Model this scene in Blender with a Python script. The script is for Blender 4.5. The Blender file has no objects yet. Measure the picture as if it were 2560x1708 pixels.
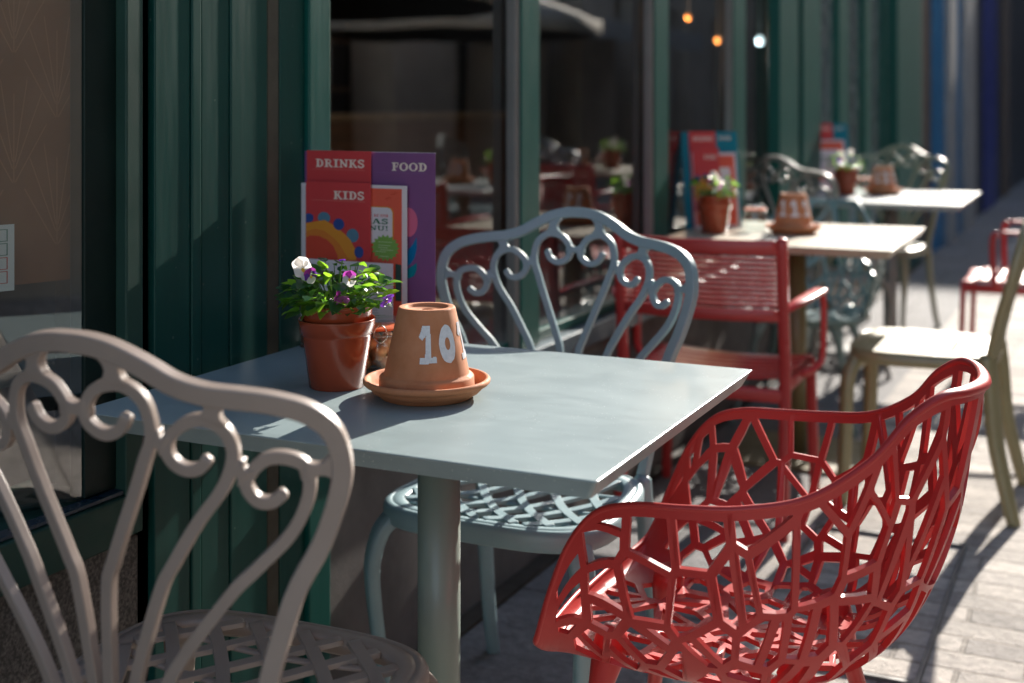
import bpy, bmesh, math, random
from mathutils import Vector, Matrix
from mathutils.geometry import tessellate_polygon

random.seed(7)
C = bpy.context.scene
COL = C.collection
PI = math.pi
rad = math.radians

# ------------------------------------------------------------------ materials
def new_mat(name):
    m = bpy.data.materials.new(name)
    m.use_nodes = True
    nt = m.node_tree
    return m, nt, nt.nodes['Principled BSDF']

def nd(nt, typ, **kw):
    n = nt.nodes.new(typ)
    for k, v in kw.items():
        if hasattr(n, k): setattr(n, k, v)
        else: n.inputs[k].default_value = v
    return n

def c4(c): return (c[0], c[1], c[2], 1)

def paint(name, col, rough=.4, spec=.5, metal=0., var=.12, nscale=6., grain=900., bump=.05, dirt=None, rvar=.12, coat=0., stretch=None, fleck=None):
    """painted / plain surface with slow colour drift, fine grain and uneven gloss"""
    m, nt, b = new_mat(name)
    tc = nd(nt, 'ShaderNodeTexCoord')
    src = tc.outputs['Object']
    if stretch:
        mp = nd(nt, 'ShaderNodeMapping'); mp.inputs['Scale'].default_value = stretch
        nt.links.new(src, mp.inputs[0]); src = mp.outputs[0]
    n1 = nd(nt, 'ShaderNodeTexNoise', Scale=nscale, Detail=6., Roughness=.6)
    nt.links.new(src, n1.inputs['Vector'])
    rp = nd(nt, 'ShaderNodeMapRange'); rp.inputs['From Min'].default_value = .3; rp.inputs['From Max'].default_value = .7
    nt.links.new(n1.outputs[0], rp.inputs[0])
    mx = nd(nt, 'ShaderNodeMix', data_type='RGBA')
    a = tuple(x*(1-var) for x in col); c2 = dirt if dirt else tuple(min(1, x*(1+var)) for x in col)
    mx.inputs['A'].default_value = c4(a); mx.inputs['B'].default_value = c4(c2)
    nt.links.new(rp.outputs[0], mx.inputs['Factor'])
    if fleck:
        vo = nd(nt, 'ShaderNodeTexVoronoi', Scale=26.); nt.links.new(tc.outputs['Object'], vo.inputs['Vector'])
        nz = nd(nt, 'ShaderNodeTexNoise', Scale=90.); nt.links.new(tc.outputs['Object'], nz.inputs['Vector'])
        sb = nd(nt, 'ShaderNodeMath', operation='MULTIPLY'); sb.inputs[1].default_value = .11; nt.links.new(nz.outputs[0], sb.inputs[0])
        lt = nd(nt, 'ShaderNodeMath', operation='LESS_THAN'); nt.links.new(vo.outputs['Distance'], lt.inputs[0]); nt.links.new(sb.outputs[0], lt.inputs[1])
        m3 = nd(nt, 'ShaderNodeMix', data_type='RGBA'); m3.inputs['B'].default_value = c4(fleck)
        nt.links.new(lt.outputs[0], m3.inputs['Factor']); nt.links.new(mx.outputs['Result'], m3.inputs['A']); mx = m3
    nt.links.new(mx.outputs['Result'], b.inputs['Base Color'])
    n3 = nd(nt, 'ShaderNodeTexNoise', Scale=nscale*3.3, Detail=5.)
    nt.links.new(src, n3.inputs['Vector'])
    r2 = nd(nt, 'ShaderNodeMapRange'); r2.inputs['From Min'].default_value = .3; r2.inputs['From Max'].default_value = .7
    r2.inputs['To Min'].default_value = max(.02, rough-rvar); r2.inputs['To Max'].default_value = min(1, rough+rvar)
    nt.links.new(n3.outputs[0], r2.inputs[0]); nt.links.new(r2.outputs[0], b.inputs['Roughness'])
    b.inputs['Metallic'].default_value = metal
    b.inputs['Specular IOR Level'].default_value = spec
    b.inputs['Coat Weight'].default_value = coat
    if bump:
        n2 = nd(nt, 'ShaderNodeTexNoise', Scale=grain, Detail=2.)
        nt.links.new(tc.outputs['Object'], n2.inputs['Vector'])
        bp = nd(nt, 'ShaderNodeBump', Strength=bump, Distance=.001)
        nt.links.new(n2.outputs[0], bp.inputs['Height']); nt.links.new(bp.outputs[0], b.inputs['Normal'])
    return m

def flat(name, col, rough=.6, spec=.3, emit=0.):
    m, nt, b = new_mat(name)
    b.inputs['Base Color'].default_value = c4(col); b.inputs['Roughness'].default_value = rough
    b.inputs['Specular IOR Level'].default_value = spec
    if emit:
        b.inputs['Emission Color'].default_value = c4(col); b.inputs['Emission Strength'].default_value = emit
    return m

def glass(name, ior=1.7, tint=(.9, .93, .92)):
    m = bpy.data.materials.new(name); m.use_nodes = True
    nt = m.node_tree; nt.nodes.clear()
    o = nd(nt, 'ShaderNodeOutputMaterial')
    t = nd(nt, 'ShaderNodeBsdfTransparent'); t.inputs[0].default_value = c4(tint)
    g = nd(nt, 'ShaderNodeBsdfGlossy'); g.inputs['Roughness'].default_value = 0.
    f = nd(nt, 'ShaderNodeFresnel'); f.inputs[0].default_value = ior
    tc = nd(nt, 'ShaderNodeTexCoord'); n = nd(nt, 'ShaderNodeTexNoise', Scale=2.2, Detail=1.)
    nt.links.new(tc.outputs['Object'], n.inputs['Vector'])
    bp = nd(nt, 'ShaderNodeBump', Strength=.05, Distance=.02)
    nt.links.new(n.outputs[0], bp.inputs['Height']); nt.links.new(bp.outputs[0], g.inputs['Normal'])
    mx = nd(nt, 'ShaderNodeMixShader')
    ge = nd(nt, 'ShaderNodeNewGeometry'); iv = nd(nt, 'ShaderNodeMath', operation='SUBTRACT'); iv.inputs[0].default_value = 1.
    nt.links.new(ge.outputs['Backfacing'], iv.inputs[1])
    ml = nd(nt, 'ShaderNodeMath', operation='MULTIPLY'); nt.links.new(f.outputs[0], ml.inputs[0]); nt.links.new(iv.outputs[0], ml.inputs[1])
    nt.links.new(ml.outputs[0], mx.inputs[0]); nt.links.new(t.outputs[0], mx.inputs[1]); nt.links.new(g.outputs[0], mx.inputs[2])
    nt.links.new(mx.outputs[0], o.inputs[0])
    return m

def leafy(name, col, tcol, rough=.35, tw=.5, var=.25):
    m, nt, b = new_mat(name)
    o = nt.nodes['Material Output']
    tc = nd(nt, 'ShaderNodeTexCoord'); n = nd(nt, 'ShaderNodeTexNoise', Scale=60., Detail=3.)
    nt.links.new(tc.outputs['Object'], n.inputs['Vector'])
    mx = nd(nt, 'ShaderNodeMix', data_type='RGBA')
    mx.inputs['A'].default_value = c4([x*(1-var) for x in col]); mx.inputs['B'].default_value = c4([min(1, x*(1+var)) for x in col])
    nt.links.new(n.outputs[0], mx.inputs['Factor']); nt.links.new(mx.outputs['Result'], b.inputs['Base Color'])
    b.inputs['Roughness'].default_value = rough
    t = nd(nt, 'ShaderNodeBsdfTranslucent'); t.inputs[0].default_value = c4(tcol)
    ms = nd(nt, 'ShaderNodeMixShader'); ms.inputs[0].default_value = tw
    nt.links.new(b.outputs[0], ms.inputs[1]); nt.links.new(t.outputs[0], ms.inputs[2]); nt.links.new(ms.outputs[0], o.inputs[0])
    return m

M = {}
M['taupe'] = paint('taupe_paint', (.30, .24, .205), .42, .5, 0, .06, 9, 1400, .06, rvar=.06)
M['bluegrey'] = paint('blue_grey_paint', (.22, .32, .345), .40, .5, 0, .06, 9, 1400, .05, rvar=.06)
M['olivedark'] = paint('dark_olive_paint', (.25, .26, .19), .33, .5, 0, .08, 9, 1400, .05, rvar=.06)
M['browndark'] = paint('dark_taupe_paint', (.27, .235, .2), .33, .5, 0, .08, 9, 1400, .05, rvar=.06)
M['olive'] = paint('olive_plastic', (.27, .225, .105), .42, .9, 0, .06, 9, 1200, .05, rvar=.06)
M['red'] = paint('red_powder_coat', (.45, .030, .027), .38, .45, 0, .06, 8, 1600, .05, rvar=.05)
M['redwood'] = paint('red_chair_paint', (.45, .035, .032), .33, .45, 0, .06, 8, 1500, .05, rvar=.06)
M['teal'] = paint('slate_blue_powder_coat', (.21, .31, .32), .34, .45, 0, .06, 8, 1600, .05, rvar=.05)
M['grey'] = paint('grey_pedestal', (.2, .2, .19), .4)
M['column1'] = paint('sage_pedestal', (.215, .265, .235), .33, .5, 0, .04, 5, 1200, .03, rvar=.03)
M['oliveleg'] = paint('olive_pedestal', (.17, .14, .07), .4)
M['clay'] = paint('terracotta', (.52, .19, .08), .75, .3, 0, .12, 26, 900, .25, dirt=(.56, .235, .115))
M['plastic'] = paint('terracotta_plastic', (.32, .062, .026), .2, .5, 0, .06, 16, 700, .03, rvar=.05)
M['white'] = paint('white_brush_paint', (.72, .71, .72), .6, .3, 0, .1, 200, 900, .2)
M['soil'] = paint('soil', (.03, .02, .014), .95, .1, 0, .5, 200, 400, .8)
M['green'] = paint('green_paint', (.004, .075, .060), .4, .25, 0, .10, 7, 500, .08, stretch=(3, 3, .35), rvar=.06)
M['green2'] = paint('green_board_paint', (.006, .052, .043), .38, .25, 0, .12, 7, 500, .08, stretch=(4, 4, .3), rvar=.06, fleck=(.07, .11, .09))
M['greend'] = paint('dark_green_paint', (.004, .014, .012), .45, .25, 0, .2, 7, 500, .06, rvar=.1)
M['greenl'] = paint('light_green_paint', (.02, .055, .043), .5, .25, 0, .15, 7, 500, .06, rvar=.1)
M['brownstrip'] = paint('weathered_strip', (.06, .055, .04), .6, .3, 0, .2, 12, 500, .1)
M['mulgrey'] = paint('mullion_seal_grey', (.16, .155, .145), .5)
M['granite'] = None
M['stone'] = paint('grey_stone', (.125, .115, .11), .8, .3, 0, .25, 6, 250, .4)
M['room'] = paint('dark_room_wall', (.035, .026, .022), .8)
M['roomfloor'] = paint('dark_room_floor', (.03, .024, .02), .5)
M['glass'] = glass('window_glass', 2.8)
M['jarglass'] = glass('jar_glass', 1.9, (.95, .97, .96))
M['wire'] = paint('steel_wire', (.5, .48, .45), .25, .5, 1., .05, 20)
M['rubber'] = flat('orange_rubber', (.75, .12, .03), .5)
M['sugar'] = paint('brown_sugar_lump', (.55, .30, .15), .8, .2, 0, .25, 120, 600, .5)

# granite plinth
m, nt, b = new_mat('granite_plinth')
tc = nd(nt, 'ShaderNodeTexCoord'); n = nd(nt, 'ShaderNodeTexNoise', Scale=210., Detail=3.)
nt.links.new(tc.outputs['Object'], n.inputs['Vector'])
rp = nd(nt, 'ShaderNodeValToRGB'); rp.color_ramp.elements[0].position = .38; rp.color_ramp.elements[1].position = .68
rp.color_ramp.elements[0].color = (.035, .03, .028, 1); rp.color_ramp.elements[1].color = (.135, .12, .11, 1)
nt.links.new(n.outputs[0], rp.inputs[0]); nt.links.new(rp.outputs[0], b.inputs['Base Color'])
b.inputs['Roughness'].default_value = .65
M['granite'] = m

# table tops: powder coat with sparkle, wipe marks and fine scratches
def tabletop_mat(name, col, rough):
    m, nt, b = new_mat(name)
    tc = nd(nt, 'ShaderNodeTexCoord')
    n1 = nd(nt, 'ShaderNodeTexNoise', Scale=7., Detail=8., Roughness=.65, Distortion=1.2)
    nt.links.new(tc.outputs['Object'], n1.inputs['Vector'])
    mp = nd(nt, 'ShaderNodeMapping'); mp.inputs['Scale'].default_value = (3, 40, 1); mp.inputs['Rotation'].default_value = (0, 0, .7)
    nt.links.new(tc.outputs['Object'], mp.inputs[0])
    n2 = nd(nt, 'ShaderNodeTexNoise', Scale=3., Detail=6., Roughness=.7, Distortion=.6)
    nt.links.new(mp.outputs[0], n2.inputs['Vector'])
    ad = nd(nt, 'ShaderNodeMath', operation='ADD'); nt.links.new(n1.outputs[0], ad.inputs[0]); nt.links.new(n2.outputs[0], ad.inputs[1])
    r = nd(nt, 'ShaderNodeMapRange'); r.inputs['From Min'].default_value = .7; r.inputs['From Max'].default_value = 1.3
    r.inputs['To Min'].default_value = rough-.05; r.inputs['To Max'].default_value = rough+.09
    nt.links.new(ad.outputs[0], r.inputs[0]); nt.links.new(r.outputs[0], b.inputs['Roughness'])
    r3 = nd(nt, 'ShaderNodeMapRange'); r3.inputs['From Min'].default_value = .7; r3.inputs['From Max'].default_value = 1.3
    nt.links.new(ad.outputs[0], r3.inputs[0])
    mx = nd(nt, 'ShaderNodeMix', data_type='RGBA')
    mx.inputs['A'].default_value = c4([x*.93 for x in col]); mx.inputs['B'].default_value = c4([min(1, x*1.1) for x in col])
    nt.links.new(r3.outputs[0], mx.inputs['Factor'])
    v = nd(nt, 'ShaderNodeTexVoronoi', Scale=170.); nt.links.new(tc.outputs['Object'], v.inputs['Vector'])
    lt = nd(nt, 'ShaderNodeMath', operation='LESS_THAN'); lt.inputs[1].default_value = .11; nt.links.new(v.outputs['Distance'], lt.inputs[0])
    n4 = nd(nt, 'ShaderNodeTexNoise', Scale=30.); nt.links.new(tc.outputs['Object'], n4.inputs['Vector'])
    gt = nd(nt, 'ShaderNodeMath', operation='GREATER_THAN'); gt.inputs[1].default_value = .56; nt.links.new(n4.outputs[0], gt.inputs[0])
    ml = nd(nt, 'ShaderNodeMath', operation='MULTIPLY'); nt.links.new(lt.outputs[0], ml.inputs[0]); nt.links.new(gt.outputs[0], ml.inputs[1])
    ring = None
    for rx, ry, r0 in ((.12, -.14, .041), (.17, -.10, .038), (-.05, .2, .043)):
        ds = nd(nt, 'ShaderNodeVectorMath', operation='DISTANCE'); ds.inputs[1].default_value = (rx, ry, .75); nt.links.new(tc.outputs['Object'], ds.inputs[0])
        cm = nd(nt, 'ShaderNodeMath', operation='COMPARE'); cm.inputs[1].default_value = r0; cm.inputs[2].default_value = .0012; nt.links.new(ds.outputs['Value'], cm.inputs[0])
        if ring is None: ring = cm.outputs[0]
        else:
            ma = nd(nt, 'ShaderNodeMath', operation='MAXIMUM'); nt.links.new(ring, ma.inputs[0]); nt.links.new(cm.outputs[0], ma.inputs[1]); ring = ma.outputs[0]
    rm = nd(nt, 'ShaderNodeMath', operation='MULTIPLY'); nt.links.new(ring, rm.inputs[0]); nt.links.new(n1.outputs[0], rm.inputs[1])
    rk = nd(nt, 'ShaderNodeMath', operation='MULTIPLY'); rk.inputs[1].default_value = .35; nt.links.new(rm.outputs[0], rk.inputs[0])
    mr = nd(nt, 'ShaderNodeMix', data_type='RGBA'); mr.inputs['B'].default_value = c4([x*.55 for x in col]); nt.links.new(rk.outputs[0], mr.inputs['Factor']); nt.links.new(mx.outputs['Result'], mr.inputs['A']); mx = mr
    mx2 = nd(nt, 'ShaderNodeMix', data_type='RGBA'); mx2.inputs['B'].default_value = (.75, .78, .78, 1)
    nt.links.new(ml.outputs[0], mx2.inputs['Factor']); nt.links.new(mx.outputs['Result'], mx2.inputs['A'])
    nt.links.new(mx2.outputs['Result'], b.inputs['Base Color'])
    n5 = nd(nt, 'ShaderNodeTexNoise', Scale=1100., Detail=2.); nt.links.new(tc.outputs['Object'], n5.inputs['Vector'])
    bp = nd(nt, 'ShaderNodeBump', Strength=.12, Distance=.0006); nt.links.new(n5.outputs[0], bp.inputs['Height']); nt.links.new(bp.outputs[0], b.inputs['Normal'])
    return m
M['top1'] = tabletop_mat('blue_grey_table_coat', (.235, .297, .306), .35)
M['top2'] = tabletop_mat('cream_olive_table_coat', (.42, .37, .28), .36)
M['top3'] = tabletop_mat('pale_grey_table_coat', (.36, .40, .40), .36)

# pavement
m, nt, b = new_mat('pavement_setts')
tc = nd(nt, 'ShaderNodeTexCoord'); sp = nd(nt, 'ShaderNodeSeparateXYZ'); nt.links.new(tc.outputs['Object'], sp.inputs[0])
wob = nd(nt, 'ShaderNodeTexNoise', Scale=1.1, Detail=2.); nt.links.new(tc.outputs['Object'], wob.inputs['Vector'])
wm = nd(nt, 'ShaderNodeVectorMath', operation='SCALE'); wm.inputs['Scale'].default_value = .06; nt.links.new(wob.outputs['Color'], wm.inputs[0])
wa = nd(nt, 'ShaderNodeVectorMath', operation='ADD'); nt.links.new(tc.outputs['Object'], wa.inputs[0]); nt.links.new(wm.outputs[0], wa.inputs[1])
def brick(w, h, mort, c1, c2, cm):
    k = nd(nt, 'ShaderNodeTexBrick', Scale=1.); k.inputs['Brick Width'].default_value = w; k.inputs['Row Height'].default_value = h
    k.inputs['Mortar Size'].default_value = mort; k.inputs['Mortar Smooth'].default_value = .3; k.inputs['Bias'].default_value = 0
    k.inputs['Color1'].default_value = c4(c1); k.inputs['Color2'].default_value = c4(c2); k.inputs['Mortar'].default_value = c4(cm)
    nt.links.new(wa.outputs[0], k.inputs['Vector'])
    return k
k1 = brick(.27, .092, .006, (.50, .45, .40), (.27, .245, .225), (.27, .24, .21))
k2 = brick(.6, .75, .004, (.19, .185, .185), (.165, .16, .16), (.08, .075, .07))
st = nd(nt, 'ShaderNodeMath', operation='GREATER_THAN'); st.inputs[1].default_value = .52
nt.links.new(sp.outputs['X'], st.inputs[0])
mx = nd(nt, 'ShaderNodeMix', data_type='RGBA'); nt.links.new(st.outputs[0], mx.inputs['Factor'])
nt.links.new(k2.outputs['Color'], mx.inputs['A']); nt.links.new(k1.outputs['Color'], mx.inputs['B'])
n1 = nd(nt, 'ShaderNodeTexNoise', Scale=3., Detail=8., Roughness=.7); nt.links.new(tc.outputs['Object'], n1.inputs['Vector'])
n2 = nd(nt, 'ShaderNodeTexNoise', Scale=34., Detail=7., Roughness=.75); nt.links.new(tc.outputs['Object'], n2.inputs['Vector'])
ov = nd(nt, 'ShaderNodeMix', data_type='RGBA', blend_type='OVERLAY'); ov.inputs['Factor'].default_value = .5
nt.links.new(mx.outputs['Result'], ov.inputs['A']); nt.links.new(n1.outputs[0], ov.inputs['B'])
ov2 = nd(nt, 'ShaderNodeMix', data_type='RGBA', blend_type='OVERLAY'); ov2.inputs['Factor'].default_value = .95
nt.links.new(ov.outputs['Result'], ov2.inputs['A']); nt.links.new(n2.outputs[0], ov2.inputs['B'])
nt.links.new(ov2.outputs['Result'], b.inputs['Base Color'])
mf = nd(nt, 'ShaderNodeMix', data_type='FLOAT'); nt.links.new(st.outputs[0], mf.inputs['Factor'])
nt.links.new(k2.outputs['Fac'], mf.inputs['A']); nt.links.new(k1.outputs['Fac'], mf.inputs['B'])
h = nd(nt, 'ShaderNodeMath', operation='MULTIPLY_ADD'); h.inputs[1].default_value = -.6; nt.links.new(mf.outputs['Result'], h.inputs[0]); nt.links.new(n2.outputs[0], h.inputs[2])
bp = nd(nt, 'ShaderNodeBump', Strength=1., Distance=.009); nt.links.new(h.outputs[0], bp.inputs['Height']); nt.links.new(bp.outputs[0], b.inputs['Normal'])
rr = nd(nt, 'ShaderNodeMapRange'); rr.inputs['To Min'].default_value = .6; rr.inputs['To Max'].default_value = .9; nt.links.new(n2.outputs[0], rr.inputs[0]); nt.links.new(rr.outputs[0], b.inputs['Roughness'])
b.inputs['Specular IOR Level'].default_value = .15
M['pave'] = m

M['leaf'] = leafy('viola_leaf', (.05, .12, .03), (.36, .70, .04), .3, .55)
M['leaf2'] = leafy('viola_leaf_dark', (.025, .075, .04), (.16, .40, .04), .25, .4)
M['stem'] = leafy('viola_stem', (.10, .2, .04), (.3, .5, .05), .5, .3)
M['petalw'] = leafy('white_petal', (.78, .76, .74), (.85, .82, .78), .6, .45, .04)
M['petalp'] = leafy('purple_petal', (.13, .03, .33), (.25, .05, .6), .5, .4)
M['petalm'] = leafy('magenta_petal', (.32, .03, .28), (.55, .08, .5), .5, .4)
M['petall'] = leafy('pink_lilac_petal', (.45, .14, .42), (.75, .25, .7), .5, .45)
M['petaly'] = flat('yellow_petal_eye', (.75, .45, .03), .6)

# ------------------------------------------------------------------ mesh helpers
def link(o, parent=None):
    COL.objects.link(o)
    if parent: o.parent = parent
    return o

def mesh(name, verts, faces, mat, parent=None, smooth=False, mats=None, fm=None, loc=None):
    me = bpy.data.meshes.new(name)
    me.from_pydata([tuple(v) for v in verts], [], faces)
    for mm in (mats or [mat]): me.materials.append(mm)
    if fm: me.polygons.foreach_set('material_index', fm)
    if smooth is True: me.polygons.foreach_set('use_smooth', [True]*len(me.polygons))
    elif smooth: me.polygons.foreach_set('use_smooth', smooth)
    me.validate(); me.update()
    o = bpy.data.objects.new(name, me)
    if loc: o.location = loc
    return link(o, parent)

class MB:
    """collects shapes of one part; build() links them as one mesh"""
    def __init__(s): s.v = []; s.f = []; s.s = []; s.m = []; s.mi = 0
    def add(s, vs, fs, smooth=False):
        b = len(s.v); s.v += [Vector(v) for v in vs]
        for f in fs: s.f.append(tuple(i+b for i in f)); s.s.append(smooth); s.m.append(s.mi)
    def box(s, x0, x1, y0, y1, z0, z1, bv=0.):
        if bv:
            bm = bmesh.new(); bmesh.ops.create_cube(bm, size=1)
            for v in bm.verts:
                v.co = Vector(((x0+x1)/2+v.co.x*(x1-x0), (y0+y1)/2+v.co.y*(y1-y0), (z0+z1)/2+v.co.z*(z1-z0)))
            bmesh.ops.bevel(bm, geom=list(bm.edges), offset=bv, segments=2, affect='EDGES', profile=.5)
            bm.verts.index_update()
            s.add([v.co.copy() for v in bm.verts], [[v.index for v in f.verts] for f in bm.faces]); bm.free()
        else:
            s.add([(x0,y0,z0),(x1,y0,z0),(x1,y1,z0),(x0,y1,z0),(x0,y0,z1),(x1,y0,z1),(x1,y1,z1),(x0,y1,z1)],
                  [(3,2,1,0),(4,5,6,7),(0,1,5,4),(1,2,6,5),(2,3,7,6),(3,0,4,7)])
    def lathe(s, prof, n=48, c=(0, 0, 0), ex=None):
        vs = []; fs = []
        for r, z in prof:
            for i in range(n):
                a = 2*PI*i/n; vs.append((c[0]+r*math.cos(a), c[1]+r*math.sin(a), c[2]+z))
        for j in range(len(prof)-1):
            for i in range(n):
                k = (i+1) % n; fs.append((j*n+i, j*n+k, (j+1)*n+k, (j+1)*n+i))
        s.add(vs, fs, True)
        for j, fl in ((0, True), (len(prof)-1, False)):
            if prof[j][0] > 1e-5:
                f = [len(s.v)-len(vs)+j*n+i for i in range(n)]
                s.f.append(tuple(reversed(f)) if fl else tuple(f)); s.s.append(False); s.m.append(s.mi)
    def sweep(s, pts, N, w, t, k=12, pw=3., taper=None, cap=True):
        """rounded-rectangle section swept along pts; w along side, t along N (N vector or function)"""
        P = [Vector(p) for p in pts]; n = len(P); vs = []; fs = []
        if pw >= 6: k = 24
        for i, p in enumerate(P):
            T = (P[min(i+1, n-1)]-P[max(i-1, 0)]).normalized()
            Nn = N(i) if callable(N) else Vector(N)
            S = Nn.cross(T)
            if S.length < 1e-6: S = Vector((1, 0, 0)).cross(T)
            S.normalize(); U = T.cross(S).normalized()
            q = taper(i/(n-1)) if taper else (1, 1)
            if pw >= 6:
                hw, ht = w*q[0], t*q[1]; rr_ = .22*min(hw, ht); sp = .5*rr_
                for cx, cy, a0 in ((1, 1, 0), (-1, 1, 90), (-1, -1, 180), (1, -1, 270)):
                    ox, oy = cx*(hw-rr_), cy*(ht-rr_); row = []
                    for da in (0, 30, 60, 90):
                        row.append((ox+rr_*math.cos(rad(a0+da)), oy+rr_*math.sin(rad(a0+da))))
                    f0 = row[0]; f3 = row[3]
                    c0, s0 = math.cos(rad(a0)), math.sin(rad(a0))
                    row = [(f0[0]+s0*sp, f0[1]-c0*sp)]+row+[(f3[0]-c0*sp, f3[1]-s0*sp)]
                    vs += [p+S*x+U*y for x, y in row]
                continue
            for j in range(k):
                a = 2*PI*(j+.5)/k; ca, sa = math.cos(a), math.sin(a)
                x = math.copysign(abs(ca)**(2/pw), ca); y = math.copysign(abs(sa)**(2/pw), sa)
                vs.append(p+S*(x*w*q[0])+U*(y*t*q[1]))
        for i in range(n-1):
            for j in range(k):
                l = (j+1) % k; fs.append((i*k+j, i*k+l, (i+1)*k+l, (i+1)*k+j))
        if cap:
            for i, sg in ((0, -1), (n-1, 1)):
                T = (P[min(i+1, n-1)]-P[max(i-1, 0)]).normalized()*sg
                b = len(vs); r = [vs[i*k+j] for j in range(k)]; h = min(w, t)*(taper(i/(n-1))[0] if taper else 1)
                vs += [P[i]+(q_-P[i])*.6+T*h*.6 for q_ in r]
                for j in range(k):
                    l = (j+1) % k
                    fs.append((i*k+l, i*k+j, b+j, b+l) if sg < 0 else (i*k+j, i*k+l, b+l, b+j))
                fs.append(tuple(b+j for j in (range(k-1, -1, -1) if sg < 0 else range(k))))
        s.add(vs, fs, True)
    def poly(s, pts2, f, thick=0.):
        """flat polygon (2-D points) mapped by f(x, y, h)"""
        tr = tessellate_polygon([[Vector((x, y, 0)) for x, y in pts2]])
        n = len(pts2)
        if thick:
            vs = [f(x, y, 0) for x, y in pts2]+[f(x, y, thick) for x, y in pts2]
            fs = [t[::-1] for t in tr]+[tuple(i+n for i in t) for t in tr]+[(i, (i+1) % n, (i+1) % n+n, i+n) for i in range(n)]
        else:
            vs = [f(x, y, 0) for x, y in pts2]; fs = list(tr)
        s.add(vs, fs)
    def build(s, name, mat, parent=None, mats=None, loc=None):
        return mesh(name, s.v, s.f, mat, parent, s.s, mats, s.m if mats else None, loc)

def cr(pts, n=6, closed=False):
    """Catmull-Rom through points"""
    P = [Vector(p) for p in pts]; out = []; L = len(P)
    rng = range(L if closed else L-1)
    for i in rng:
        if closed: a, b, c, d = P[(i-1) % L], P[i], P[(i+1) % L], P[(i+2) % L]
        else: a, b, c, d = P[max(i-1, 0)], P[i], P[i+1], P[min(i+2, L-1)]
        for j in range(n):
            t = j/n
            out.append(.5*((2*b)+(c-a)*t+(2*a-5*b+4*c-d)*t*t+(3*b-a-3*c+d)*t**3))
    if not closed: out.append(P[-1])
    return out

def tag(o, label, cat, group=None, kind=None):
    o['label'] = label; o['category'] = cat
    if group: o['group'] = group
    if kind: o['kind'] = kind
    return o

def thing(name, label, cat, loc=(0, 0, 0), rz=0., group=None):
    o = bpy.data.objects.new(name, None); COL.objects.link(o); o.empty_display_size = .1
    o.location = loc; o.rotation_euler = (0, 0, rz)
    return tag(o, label, cat, group)

def dup(root, loc, rz, label, remat=None, group=None):
    """copy of a thing with its parts; remat maps material -> replacement"""
    def cp(o, par):
        c = o.copy()
        if remat and o.data and any(mm in remat for mm in o.data.materials):
            c.data = o.data.copy()
            for i, mm in enumerate(c.data.materials):
                if mm in remat: c.data.materials[i] = remat[mm]
        COL.objects.link(c)
        if par: c.parent = par
        for ch in [x for x in bpy.data.objects if x.parent == o]: cp(ch, c)
        return c
    r = cp(root, None); r.location = loc; r.rotation_euler = (0, 0, rz); r['label'] = label
    if group: r['group'] = group
    return r

def struct(o): o['kind'] = 'structure'; return o

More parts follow.
